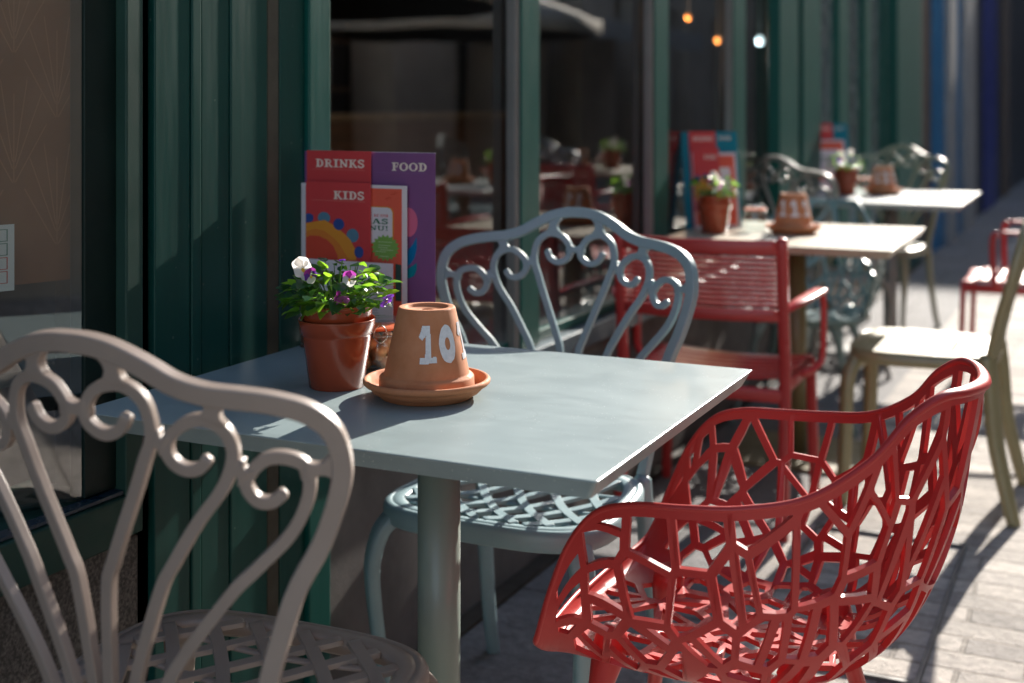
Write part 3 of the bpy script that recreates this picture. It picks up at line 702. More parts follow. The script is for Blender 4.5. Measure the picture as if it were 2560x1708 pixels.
def shell_map(x, y):
    """unit disc -> point on the bucket (floor inside RF, wall outside, near conformal)"""
    rho = math.hypot(x, y); phi = math.degrees(math.atan2(x, -y))
    F, Rm = floor_at(phi), rim_at(phi)
    if rho <= RF:
        u = rho/RF
        return Vector((F.x*u, .02+(F.y-.02)*u, FZ-.016+.010*u*u))
    t = min(1.1, math.log(rho/RF)/math.log(1/RF))
    up = Rm.z-F.z
    Ct = Vector((F.x+(Rm.x-F.x)*.74, F.y+(Rm.y-F.y)*.74, F.z+up*.04))
    return F*(1-t)**2+Ct*2*t*(1-t)+Rm*t*t
def shell_normal(x, y):
    e = .004
    n = (shell_map(x+e, y)-shell_map(x-e, y)).cross(shell_map(x, y+e)-shell_map(x, y-e))
    return n.normalized() if n.length > 1e-12 else Vector((0, 0, 1))
def lattice_mesh(seed=3):
    rnd = random.Random(seed)
    # Voronoi cells in the unit disc
    sites = []
    for tries in range(30000):
        a = rnd.uniform(0, 360); r = math.sqrt(rnd.random())
        if abs((a+180) % 360-180) > 152 and r > .5: continue
        x, y = r*math.sin(rad(a)), -r*math.cos(rad(a))
        dens = .112 if r < .5 else .204*r
        if all((x-p)**2+(y-q)**2 > (dens*(.75+.4*rnd.random()))**2 for p, q in sites): sites.append((x, y))
    NC = 144
    circ = [(math.sin(2*PI*i/NC), -math.cos(2*PI*i/NC)) for i in range(NC)]
    def clip(poly, px, py, nx, ny):
        o = []
        for i in range(len(poly)):
            a, b = poly[i-1], poly[i]
            da = (a[0]-px)*nx+(a[1]-py)*ny; db = (b[0]-px)*nx+(b[1]-py)*ny
            if da <= 0: o.append(a)
            if (da < 0 < db) or (db < 0 < da):
                t = da/(da-db); o.append((a[0]+(b[0]-a[0])*t, a[1]+(b[1]-a[1])*t))
        return o
    cells = []
    for i, (x, y) in enumerate(sites):
        poly = circ
        for j, (u, v) in enumerate(sites):
            if j != i and (u-x)**2+(v-y)**2 < .4: poly = clip(poly, (x+u)/2, (y+v)/2, u-x, v-y)
            if not poly: break
        if len(poly) > 2: cells.append(poly)
    # split the larger cells by a chord: gives the triangles and slivers of the pattern
    out = []
    for c in cells:
        A = abs(sum(c[i-1][0]*c[i][1]-c[i][0]*c[i-1][1] for i in range(len(c))))/2
        if A > .0165*max(.3, (c[0][0]**2+c[0][1]**2))*2.4 and rnd.random() < .75 or rnd.random() < .2:
            cx = sum(p[0] for p in c)/len(c); cy = sum(p[1] for p in c)/len(c); th = rnd.uniform(0, PI)
            cx += rnd.uniform(-.02, .02); cy += rnd.uniform(-.02, .02)
            a, b = clip(c, cx, cy, math.cos(th), math.sin(th)), clip(c, cx, cy, -math.cos(th), -math.sin(th))
            out += [q for q in (a, b) if len(q) > 2]
        else: out.append(c)
    # clean near-duplicate points, snap to shared keys
    pts = []
    def key(p):
        for i, q in enumerate(pts):
            if abs(q[0]-p[0]) < .004 and abs(q[1]-p[1]) < .004: return i
        pts.append(p); return len(pts)-1
    idx = []
    for c in out:
        k = []
        for p in c:
            i = key(p)
            if i not in k: k.append(i)
        if len(k) > 2: idx.append(k)
    # insert T-junction points
    full = []
    for k in idx:
        o = []
        for a, b in zip(k, k[1:]+k[:1]):
            o.append(a); pa, pb = pts[a], pts[b]; L2 = (pb[0]-pa[0])**2+(pb[1]-pa[1])**2; ins = []
            for j, q in enumerate(pts):
                if j in (a, b): continue
                t = ((q[0]-pa[0])*(pb[0]-pa[0])+(q[1]-pa[1])*(pb[1]-pa[1]))/L2
                if .02 < t < .98:
                    d = math.hypot(q[0]-pa[0]-t*(pb[0]-pa[0]), q[1]-pa[1]-t*(pb[1]-pa[1]))
                    if d < .003: ins.append((t, j))
            o += [j for t, j in sorted(ins)]
        full.append(o)
    def pol(p): return math.atan2(p[0], -p[1]), math.log(max(1e-6, math.hypot(*p)))
    def unpol(f, l): r = math.exp(l); return Vector((r*math.sin(f), -r*math.cos(f)))
    def edge_at(pa, pb, t):
        """straight on the floor, straight on the unrolled wall"""
        if math.hypot(*pa) > RF and math.hypot(*pb) > RF:
            (f0, l0), (f1, l1) = pol(pa), pol(pb)
            f1 = f0+(f1-f0+PI) % (2*PI)-PI
            return unpol(f0+(f1-f0)*t, l0+(l1-l0)*t)
        return Vector((pa[0]+(pb[0]-pa[0])*t, pa[1]+(pb[1]-pa[1])*t))
    top = []; bot = []; V = {}; smoothf = []
    verts = []; faces = []; sm = []
    T = .0078
    def vid(k2, d2):
        if k2 not in V:
            p = shell_map(d2.x, d2.y); n = shell_normal(d2.x, d2.y)
            V[k2] = len(verts); verts.append(p+n*T/2); verts.append(p-n*T/2)
        return V[k2]
    for ci, o in enumerate(full):
        ring = []; off = []
        hw = rnd.choice([.0040, .0046, .0053, .0062, .0080])
        for a, b in zip(o, o[1:]+o[:1]):
            pa, pb = pts[a], pts[b]; onrim = math.hypot(*pa) > .985 and math.hypot(*pb) > .985
            L = (shell_map(*pb)-shell_map(*pa)).length; n = max(1, int(L/.012))
            for j in range(n):
                dq = edge_at(pa, pb, j/n)
                kk = ('p', a) if j == 0 else ('e', min(a, b), max(a, b), j if a < b else n-j)
                ring.append((kk, dq)); off.append(.0135 if onrim else hw)
        n = len(ring); P2 = [r[1] for r in ring]
        cen = sum(P2, Vector((0, 0)))/n; e = .003
        onwall = cen.length > RF+.02
        if onwall:
            cf, cl = pol(cen); ch = lambda p, cf=cf: (cf+(pol(p)[0]-cf+PI) % (2*PI)-PI, pol(p)[1]); inv = unpol; c0 = (cf, cl)
        else: ch = lambda p: (p[0], p[1]); inv = lambda x, y: Vector((x, y)); c0 = (cen.x, cen.y)
        sm_ = lambda x, y: shell_map(*inv(x, y))
        dx = (sm_(c0[0]+e, c0[1])-sm_(c0[0]-e, c0[1]))/(2*e); dy = (sm_(c0[0], c0[1]+e)-sm_(c0[0], c0[1]-e))/(2*e)
        ux = dx.length; k1 = dx.dot(dy)/max(ux, 1e-6); k2 = max(1e-3, (dy-dx*(k1/max(ux, 1e-6))).length)
        def toL(p):
            q_ = ch(p); return Vector((ux*(q_[0]-c0[0])+k1*(q_[1]-c0[1]), k2*(q_[1]-c0[1])))
        def toD(p):
            yy = p[1]/k2; return tuple(inv(c0[0]+(p[0]-k1*yy)/ux, c0[1]+yy))
        Pd = P2; P2 = [toL(p) for p in P2]
        area = sum(P2[i-1].x*P2[i].y-P2[i].x*P2[i-1].y for i in range(n))/2
        sg = 1 if area > 0 else -1
        inn = []
        # inset: intersect the half-planes of the cell's straight edges (cells are convex enough)
        poly = [(p.x, p.y) for p in P2]
        for i in range(n):
            a, b = P2[i], P2[(i+1) % n]; d = b-a
            if d.length < 1e-7: continue
            nx, ny = d.y/d.length*sg, -d.x/d.length*sg
            poly = clip(poly, a.x-nx*off[i], a.y-ny*off[i], nx, ny)
            if len(poly) < 3: break
        ok = len(poly) >= 3 and not (onwall and max(abs(math.degrees(pol(p)[0])) for p in Pd if p.length > RF+.03) > 141)
        if ok:
            # drop tiny edges
            q = []
            for p in poly:
                if not q or math.hypot(p[0]-q[-1][0], p[1]-q[-1][1]) > .0012: q.append(p)
            poly = q
            A2 = abs(sum(poly[i-1][0]*poly[i][1]-poly[i][0]*poly[i-1][1] for i in range(len(poly))))/2
            ok = len(poly) >= 3 and A2 > 1.2e-4
        P2 = Pd
        if ok: poly = [toD(p) for p in poly]
        outer = [vid(*r) for r in ring]
        if not ok:
            # closed panel: rings of quads towards the middle so that it follows the curved surface
            cc = [ch(p) for p in Pd]; m0 = (sum(q_[0] for q_ in cc)/n, sum(q_[1] for q_ in cc)/n); prev = outer
            for lv in range(1, 6):
                u_ = lv/5
                if lv == 5: cur = [vid(('c', ci), inv(*m0))]*n
                else: cur = [vid(('r', ci, lv, k_), inv(q_[0]+(m0[0]-q_[0])*u_, q_[1]+(m0[1]-q_[1])*u_)) for k_, q_ in enumerate(cc)]
                for k_ in range(n):
                    l_ = (k_+1) % n; f = (prev[k_], prev[l_], cur[l_], cur[k_]) if lv < 5 else (prev[k_], prev[l_], cur[k_])
                    faces.append(f); sm.append(True); faces.append(tuple(x+1 for x in f[::-1])); sm.append(True)
                prev = cur
            continue
        # densify inner polygon
        q = []
        for i in range(len(poly)):
            a = Vector(poly[i]); b = Vector(poly[(i+1) % len(poly)]); m_ = max(1, int((shell_map(*b)-shell_map(*a)).length/.012))
            for j in range(m_): q.append(edge_at(a, b, j/m_))
        hole = []
        for j, p in enumerate(q): hole.append(vid(('h', ci, j), p))
        nO, nI = len(outer), len(hole)
        allp = [Vector((p.x, p.y, 0)) for p in P2]; hp = [Vector((p.x, p.y, 0)) for p in q]
        tr = tessellate_polygon([allp, hp]); ids = outer+hole
        for t in tr:
            u = [ids[x] for x in t]
            faces.append((u[0], u[1], u[2])); sm.append(True); faces.append((u[2]+1, u[1]+1, u[0]+1)); sm.append(True)
        # hole walls with their own vertices -> crisp edges
        b0 = len(verts)
        for h_ in hole: verts.append(verts[h_].copy()); verts.append(verts[h_+1].copy())
        for j in range(nI):
            l = (j+1) % nI; faces.append((b0+2*j, b0+2*l, b0+2*l+1, b0+2*j+1)); sm.append(False)
    return verts, faces, sm
LV, LF, LS = lattice_mesh()
def shell_chair(label, loc, rz, mat, group):
    t = thing('lattice_armchair', label, 'armchair', loc, rz, group)
    o = mesh('shell', LV, LF, mat, t, LS)
    bm = bmesh.new(); bm.from_mesh(o.data); bmesh.ops.recalc_face_normals(bm, faces=bm.faces); bm.to_mesh(o.data); bm.free()
    q = [rim_at(-180+360*i/240) for i in range(240)]; q.append(q[0])
    def nn(i):
        p = q[i]; a = rad(-180+360*i/240); d = math.degrees(a)
        F = floor_at(d); v = (p-F); v.normalize(); return v
    mb = MB(); mb.sweep([q[i] for i in range(241)], nn, .0046, .0042, 12, 2.6, cap=False, taper=lambda u: (1+1.3*max(0, 1-abs(u-.5)/.12), 1+.6*max(0, 1-abs(u-.5)/.12))); mb.build('rolled_rim', mat, t)
    for sx in (-1, 1):
        for sy in (-1, 1):
            a = Vector((sx*.135, sy*.135+.03, .40)); b = Vector((sx*.225, sy*.225+.02, 0)); d = b-a
            mb = MB()
            st = [(0, .026), (.05, .0262), (.16, .019), (.2, .0165), (.202, .0145), (1, .0095)]
            mb.sweep([a+d*u for u, r in st], (0, 1, .2), 1, 1, 16, 2., taper=lambda u, st=st: (st[round(u*5)][1],)*2); mb.build('leg', mat, t)
    return t
GL_ = 'perforated lattice armchairs'
shell_chair('red lattice armchair with arms at the front table', (.854, .529, 0), rad(90.6), M['red'], GL_)
shell_chair('slate blue lattice armchair behind the middle pale table', (.29, 3.52, 0), rad(180), M['teal'], GL_)

# ------------------------------------------------------------------ slatted armchair (faces +y)
def slat_chair(label, loc, rz, mat, group):
    t = thing('slatted_armchair', label, 'armchair', loc, rz, group)
    W = .235
    def by(x, z): return -.2-.10*max(0, z-.42)-.04*(1-(x/W)**2)
    for s in (-1, 1):
        q = cr([(s*W, -.235, .0), (s*W, -.205, .3), (s*W, -.2, .44), (s*W, by(W, .62), .62), (s*W, by(W, .818), .818)], 5)
        mb = MB(); mb.sweep(q, (0, 1, 0), .0155, .012, 12, 4); mb.build('rear_post', mat, t)
    def rail(z, hz, name):
        q = [(x, by(x, z), z) for x in [W*(-1+2*i/24)*.95 for i in range(25)]]
        mb = MB(); mb.sweep(q, (0, 1, 0), hz, .006, 10, 4); mb.build(name, mat, t)
    rail(.797, .021, 'top_rail'); rail(.610, .017, 'lower_rail')
    for i in range(10): rail(.6385+.0141*i, .0043, 'back_slat')
    # seat shell with slots
    mb = MB(); nx, ny = 30, 24
    def sz(x, y): return .432-.016*(1-(x/W)**2)+.01*(y/.22)**2-(.035*max(0, (y-.15)/.07)**2)
    for j in range(8):
        y0 = -.2+.052*j; y1 = y0+.049
        q = [(x, (y0+y1)/2, sz(x, (y0+y1)/2)) for x in [W*(-1+2*i/24)*.97 for i in range(25)]]
        mb.sweep(q, (0, 0, 1), .0245, .004, 10, 5)
    mb.build('seat', mat, t)
    mb = MB()
    for s in (-1, 1): mb.sweep([(s*.225, -.2, .40), (s*.225, 0, .40), (s*.225, .2, .40)], (0, 0, 1), .011, .018, 10, 4)
    mb.sweep([(-.22, .2, .40), (0, .2, .40), (.22, .2, .40)], (0, 0, 1), .011, .016, 10, 4)
    mb.sweep([(-.23, -.2, .385), (0, -.2, .385), (.23, -.2, .385)], (0, 0, 1), .011, .02, 10, 4)
    mb.build('seat_frame', mat, t)
    for s in (-1, 1):
        q = cr([(s*.225, .2, .415), (s*.228, .205, .25), (s*.235, .215, 0)], 5)
        mb = MB(); mb.sweep(q, (0, 1, 0), .015, .012, 12, 4); mb.build('front_leg', mat, t)
        q = cr([(s*.243, -.21, .625), (s*.262, -.17, .64), (s*.278, -.08, .648), (s*.285, .04, .65)], 6)
        mb = MB(); mb.sweep(q, (0, 0, 1), .022, .007, 12, 4, taper=lambda u: (.5+.5*min(1, u*2), 1)); mb.build('armrest', mat, t)
        q = cr([(s*.285, .055, .644), (s*.287, .075, .62), (s*.287, .075, .5), (s*.282, .07, .44), (s*.262, .05, .415), (s*.236, .03, .405)], 6)
        mb = MB(); mb.sweep(q, (s*.9, .3, 0), .0125, .009, 12, 4); mb.build('arm_support', mat, t)
    return t
GR = 'red slatted armchairs'
slat_chair('red slatted armchair seen from behind at the middle table', (.30, 2.31, 0), rad(1), M['redwood'], GR)
slat_chair('red slatted armchair side on at the far table, cut by the right edge', (.96, 4.66, 0), rad(90), M['redwood'], GR)

# ------------------------------------------------------------------ olive moulded chair (faces +y)
def olive_chair(label, loc, rz, mat):
    t = thing('moulded_chair', label, 'chair', loc, rz)
    out = seat_outline(80, 0.)
    holes = []
    for j, (yy, nxx) in enumerate(((-.15, 5), (-.11, 4), (-.07, 3))):
        for i in range(nxx): holes.append(((i-(nxx-1)/2)*.055, yy))
    holes += [(-.03, .15), (.03, .15), (0, .165)]
    def hp(c): return [(c[0]+.011*math.cos(a*PI/3), c[1]+.007*math.sin(a*PI/3)) for a in range(6)]
    loops = [[Vector((x*.985, y, 0)) for x, y in out]]+[[Vector((x, y, 0)) for x, y in hp(c)] for c in holes]
    tr = tessellate_polygon(loops); flatv = [v for L in loops for v in L]; n = len(flatv)
    zt = lambda x, y: .462-.006*(1-min(1, (x/.2)**2))
    vs = [(v.x, v.y, zt(v.x, v.y)) for v in flatv]+[(v.x, v.y, zt(v.x, v.y)-.012) for v in flatv]
    fs = [tuple(a) for a in tr]+[tuple(i+n for i in a[::-1]) for a in tr]; b0 = 0
    for L in loops:
        m_ = len(L)
        for i in range(m_): k = (i+1) % m_; fs.append((b0+i, b0+k, b0+k+n, b0+i+n))
        b0 += m_
    o = mesh('seat', vs, fs, mat, t)
    bm = bmesh.new(); bm.from_mesh(o.data); bmesh.ops.recalc_face_normals(bm, faces=bm.faces); bm.to_mesh(o.data); bm.free()
    prof = [(0, .46), (.0, .43), (.006, .422), (.012, .43), (.012, .449), (.006, .46)]
    vs = [(x, y, z) for ins, z in prof for x, y in seat_outline(80, ins-.002)]; fs = []
    for j in range(len(prof)):
        for i in range(80): l = (i+1) % 80; j2 = (j+1) % len(prof); fs.append((j*80+i, j*80+l, j2*80+l, j2*80+i))
    mesh('apron', vs, fs, mat, t, True)
    for s in (-1, 1):
        q = cr([(s*.14, .165, .432), (s*.175, .185, .415), (s*.205, .2, .36), (s*.21, .205, .2), (s*.215, .215, 0)], 6)
        mb = MB(); mb.sweep(q, (s*.5, .8, 0), .029, .020, 14, 2.6, taper=lambda u: (1.2-.4*min(1, 1.6*u), 1.1-.25*u)); mb.build('leg', mat, t)
        q = cr([(s*.17, -.19, .455), (s*.18, -.2, .38), (s*.19, -.215, .22), (s*.205, -.245, .08), (s*.215, -.265, 0)], 6)
        mb = MB(); mb.sweep(q, (s*.4, -.9, 0), .030, .021, 14, 2.6, taper=lambda u: (1.15-.45*u, 1.1-.3*u)); mb.build('leg', mat, t)
    # branching back
    fr_ = [(-.17, -.195, .45), (-.205, -.225, .58), (-.225, -.26, .70), (-.2, -.285, .80), (-.11, -.295, .845), (0, -.3, .855)]
    fr_ = fr_+[(-x, y, z) for x, y, z in fr_[-2::-1]]
    mb = MB(); mb.sweep(cr(fr_, 6), (0, 1, .2), .017, .013, 14, 2.8); mb.build('back_frame', mat, t)
    br = [[(-.1, -.205, .455), (-.06, -.235, .6), (-.09, -.28, .82)], [(.1, -.205, .455), (.06, -.235, .6), (.1, -.28, .82)], [(-.02, -.205, .455), (-.06, -.235, .6)], [(.02, -.205, .455), (.06, -.235, .6)],
          [(-.06, -.235, .6), (.01, -.275, .8), (.02, -.29, .845)], [(.06, -.235, .6), (.13, -.265, .72), (.2, -.27, .745)], [(-.06, -.235, .6), (-.14, -.26, .72), (-.205, -.27, .76)]]
    for L in br:
        mb = MB(); mb.sweep(cr(L, 6), (0, 1, .2), .011, .009, 12, 2.8); mb.build('back_branch', mat, t)
    return t
olive_chair('olive moulded chair with sunlit pale seat behind the red lattice armchair', (.835, 2.70, 0), rad(90), M['olive'])

# ------------------------------------------------------------------ pots
def num_shape():
    one = [(-.50, .70), (-.32, 1.0), (.14, 1.0), (.16, .16), (.42, .19), (.44, .02), (-.38, -.02), (-.40, .15), (-.14, .17), (-.10, .74), (-.30, .62)]
    return one
def number_pot(cx, cy, ztab, digits, label, slabel, face, sc=1.):
    """upturned clay pot with white brushed digits, in its saucer"""
    s = tag(MB_saucer(sc).build('pot_saucer', M['clay'], loc=(cx, cy, ztab)), slabel, 'saucer', 'terracotta saucers')
    t = thing('number_pot', label, 'plant pot', (cx, cy, ztab+.0075), face, 'upturned numbered pots')
    Hh = .128*sc
    prof = [(.0645, .0), (.0715, .0), (.0722, .003), (.0712, .0235), (.0690, .0262), (.0648, .0275), (.0638, .030), (.0432, .1255), (.0418, .1278), (.0395, .128), (.0335, .128), (.0318, .1268), (.0310, .1235), (.012, .1232), (.0090, .1225), (.0085, .112)]
    mb = MB(); mb.lathe([(r*sc, z*sc) for r, z in prof], 96); mb.build('pot_body', M['clay'], t)
    mb = MB()
    def cone(ang, h, dd):
        r = (.0638+(h-.030)/(.1255-.030)*(.0432-.0638))+.0004+dd
        return Vector((r*math.sin(ang), -r*math.cos(ang), h))*sc
    h0, h1 = .053, .106
    def blob(pts, a0, wpx, dd=0):
        nx, ny = 34, 46; vid = {}
        def V(i, j):
            if (i, j) not in vid:
                vid[i, j] = len(vs); x = -.55+1.05*i/nx; y = -.06+1.12*j/ny
                vs.append(cone(a0+x*wpx, h0+y*(h1-h0), dd+.0003*math.sin(i*2.1+j*.3)**2))
            return vid[i, j]
        vs, fs = [], []
        for i in range(nx):
            for j in range(ny):
                if inside(pts, -.55+1.05*(i+.5)/nx, -.06+1.12*(j+.5)/ny): fs.append((V(i, j), V(i+1, j), V(i+1, j+1), V(i, j+1)))
        mb.add(vs, fs)
    one = num_shape()
    def zero(a0, w):
        n = 26; mbv = []; fs = []
        for i in range(n):
            a = 2*PI*i/n; jo = 1+random.uniform(-.02, .02)
            mbv.append(cone(a0+w*.36*math.cos(a)*jo, (h0+h1)/2+(h1-h0)*.52*math.sin(a)*jo, 0)); mbv.append(cone(a0+w*.115*math.cos(a), (h0+h1)/2+(h1-h0)*.17*math.sin(a), 0))
        for i in range(n): k = (i+1) % n; fs.append((2*i, 2*k, 2*k+1, 2*i+1))
        mb.add(mbv, fs)
    for base in ((0., 1.31, 2.55, 3.5) if digits == '10' else (-.38, 1.22, 2.7, 3.8)):
        if digits == '10':
            blob(one, base-.02, .52); zero(base+.56, .74)
        elif digits == '11':
            blob(one, base, .62); blob(one, base+.78, .62)
    mb.build('painted_number', M['white'], t)
    return t
def MB_saucer(sc=1.):
    mb = MB()
    prof = [(.0, 0), (.066, 0), (.069, .001), (.0745, .0085), (.0755, .0105), (.0835, .0125), (.0855, .0150), (.0858, .0175), (.0925, .0195), (.0955, .0225), (.0958, .0265), (.0935, .0290), (.0905, .0292), (.0880, .0275), (.0825, .0125), (.079, .0080), (.0, .0070)]
    mb.lathe([(max(r, 1e-6)*sc, z*sc) for r, z in prof], 112)
    return mb
number_pot(.428, .297, .75, '10', 'upturned terracotta pot painted with white 10 on the front table', 'terracotta saucer under the pot numbered 10', rad(32))
number_pot(.362, 2.975, .75, '11', 'upturned terracotta pot with white digits on the middle table', 'terracotta saucer on the middle pale table', rad(-4))
number_pot(.325, 5.04, .75, '11', 'upturned terracotta pot painted with white 11 on the farthest table', 'terracotta saucer on the farthest table', rad(2))

# ------------------------------------------------------------------ plants
def leaf_geo(mb, base, d, up, L, W, curl=.25, fold=.2, n=6):
    """scalloped ovate leaf from base along d"""
    d = d.normalized(); sd = d.cross(up)
    if sd.length < 1e-4: sd = Vector((1, 0, 0))
    sd.normalize(); nn = sd.cross(d).normalized(); vs = []; fs = []
    for i in range(n+1):
        u = i/n; w = W*(math.sin(PI*min(1, u**.75*.97+.02)))**.8*(1+.10*(i % 2))
        c = base+d*(L*u)+nn*(-curl*L*u*u)
        vs += [c-sd*w+nn*(w*fold), c-nn*0.0, c+sd*w+nn*(w*fold)]
    for i in range(n):
        a = 3*i; fs += [(a, a+1, a+4, a+3), (a+1, a+2, a+5, a+4)]
    mb.add(vs, fs, True)
def viola(parent, c, face, size, pal, tilt=.0, rnd=random):
    """five-petalled viola facing direction 'face'; pal = (upper, side, lower) material indices"""
    f = Vector(face).normalized(); up = Vector((0, 0, 1)); r = f.cross(up).normalized(); u = r.cross(f).normalized()
    rot = Matrix.Rotation(tilt, 3, f); r = rot @ r; u = rot @ u
    mb = MB(); c = Vector(c)
    def petal(ang, L, W, mi, dep):
        mb.mi = mi; d = r*math.sin(ang)+u*math.cos(ang); s = r*math.cos(ang)-u*math.sin(ang); vs = [c+f*dep]; n = 14; fs = []
        for i in range(n+1):
            a = -PI*.62+PI*1.24*i/n; rr = 1+.05*math.sin(5*a)
            p = c+d*(L*.52+L*.5*math.cos(a)*rr)+s*(W*math.sin(a)*rr); q = (p-c).length/L
            vs.append(p+f*(dep+.18*L*q*q-.12*L*abs(math.sin(a))))
        for i in range(n): fs.append((0, i+1, i+2))
        mb.add(vs, fs, True)
    petal(-.42, size, size*.62, pal[0], -.0012); petal(.42, size, size*.62, pal[0], -.0006)
    petal(-1.75, size*.85, size*.5, pal[1], .0004); petal(1.75, size*.85, size*.5, pal[1], .0008)
    petal(PI, size*.95, size*.62, pal[2], .0014)
    mb.mi = 4; vs = [c+f*.003+(r*math.cos(a*PI/4)*.16+u*(math.sin(a*PI/4)*.2-.12))*size for a in range(8)]; mb.add(vs, [tuple(range(8))])
    return mb.build('flower', None, parent, mats=[M['petalw'], M['petalp'], M['petalm'], M['petall'], M['petaly']])
def potted(cx, cy, ztab, label, olabel, seed, nleaf, spread, hgt, flowers, lod=False):
    rnd = random.Random(seed)
    mb = MB()
    prof = [(.0, .0), (.0405, .0), (.0425, .001), (.0532, .080), (.0538, .0835), (.0572, .0845), (.0596, .103), (.0606, .1055), (.0600, .1068), (.0582, .106), (.055, .085), (.052, .080), (.0415, .004), (.0, .004)]
    mb.lathe([(max(r, 1e-6), z) for r, z in prof], 80)
    tag(mb.build('outer_pot', M['plastic'], loc=(cx, cy, ztab)), olabel, 'plant pot', 'terracotta coloured outer pots')
    t = thing('potted_viola', label, 'potted plant', (cx, cy, ztab), 0, 'violas in pots')
    mb = MB()
    prof = [(.0, .018), (.041, .018), (.0502, .086), (.0512, .0955), (.0534, .0968), (.0536, .1035), (.0545, .1050), (.0548, .1155), (.0558, .1172), (.0556, .1200), (.0542, .1205), (.0525, .1195), (.0495, .1050)]
    mb.lathe([(max(r, 1e-6), z+.009) for r, z in prof], 80); mb.build('inner_pot', M['plastic'], t)
    mb = MB(); mb.lathe([(.0505, .1165), (.03, .12), (1e-6, .122)], 32); mb.build('soil', M['soil'], t)
    mb = MB(); ms = MB()
    for i in range(nleaf):
        a = rnd.uniform(0, 2*PI); q = math.sqrt(rnd.random()); zz = .124+rnd.random()**1.1*hgt*(1.1-.55*q)
        rr = .012+spread*q*1.12
        p = Vector((rr*math.cos(a), rr*math.sin(a), zz)); b0 = Vector((p.x*.35, p.y*.35, .119))
        mid = (b0+p)/2+Vector((p.x*.1, p.y*.1, .006))
        if i % 2 == 0: ms.sweep(cr([b0, mid, p], 4), (0, 1, .1), .0007, .0007, 6, 2)
        out = Vector((math.cos(a), math.sin(a), rnd.uniform(-.5, .9)*(1-.3*q)))+Vector((rnd.uniform(-.5, .5), rnd.uniform(-.5, .5), 0))
        mb.mi = 0 if rnd.random() < .6 else 1
        L = rnd.uniform(.012, .026)*(1.1 if q > .5 else 1)
        leaf_geo(mb, p, out, Vector((rnd.uniform(-.5, .5), rnd.uniform(-.5, .5), 1)), L, L*rnd.uniform(.3, .46), rnd.uniform(-.1, .5), rnd.uniform(-.1, .5))
    flowers = [(Vector(f[0])+(Vector((.0085, -.0145, 0)) if not lod else Vector()),)+tuple(f[1:]) for f in flowers]
    for fl in flowers:
        c = Vector(fl[0]); b0 = Vector((c.x*.25, c.y*.25, .12)); e = c-Vector(fl[1]).normalized()*.004
        ms.sweep(cr([b0, (b0+e)/2+Vector((0, 0, .012)), e+Vector((0, 0, .004)), e], 5), (0, 1, .1), .0008, .0008, 6, 2)
    mb.build('leaves', None, t, mats=[M['leaf'], M['leaf2']]); ms.build('stems', M['stem'], t)
    for fl in flowers: viola(t, fl[0], fl[1], fl[2], fl[3], fl[4])
    return t
PC = Vector((.268, .297, .75))
def rel(x, y, z): return Vector((x, y, z))-PC
cam_d = (.5, -.85, .12)
fl1 = [(rel(.246, .240, .941), (.15, -.95, -.1), .0185, (0, 0, 0), .55),
       (rel(.2585, .240, .931), (.9, -.5, -.2), .0125, (2, 1, 0), .2),
       (rel(.308, .272, .925), (.45, -.85, .1), .0125, (2, 0, 0), .05),
       (rel(.302, .262, .893), (.6, -.5, -.75), .0125, (3, 3, 3), .3),
       (rel(.296, .258, .9), (-.5, -.7, .3), .009, (2, 2, 2), .4),
       (rel(.354, .303, .892), (.75, -.2, -.75), .0135, (1, 1, 1), -.2),
       (rel(.293, .275, .952), (-.2, .3, .9), .006, (1, 1, 1), 0.)]
potted(PC.x, PC.y, PC.z, 'viola with white and purple flowers in the glossy pot on the front table', 'glossy terracotta coloured plastic pot nearest the camera', 11, 270, .058, .076, fl1)
def rflow(seed, n=6):
    r = random.Random(seed); o = []
    for i in range(n):
        a = r.uniform(0, 6.28); q = r.uniform(.02, .06)
        o.append((Vector((q*math.cos(a), q*math.sin(a)-.01, .16+r.random()*.05)), (r.uniform(-.5, .8), -.8, r.uniform(-.1, .4)), .015, r.choice([(0, 0, 0), (1, 1, 0), (3, 3, 0), (0, 0, 0)]), r.uniform(-.5, .5)))
    return o
potted(.118, 2.86, .75, 'viola with lilac flowers in a pot on the middle table', 'terracotta coloured plastic pot on the middle table', 21, 100, .055, .085, rflow(4))
potted(.168, 4.93, .75, 'viola with white and violet flowers in a pot on the farthest table', 'terracotta coloured plastic pot on the farthest table', 31, 90, .055, .085, rflow(8))

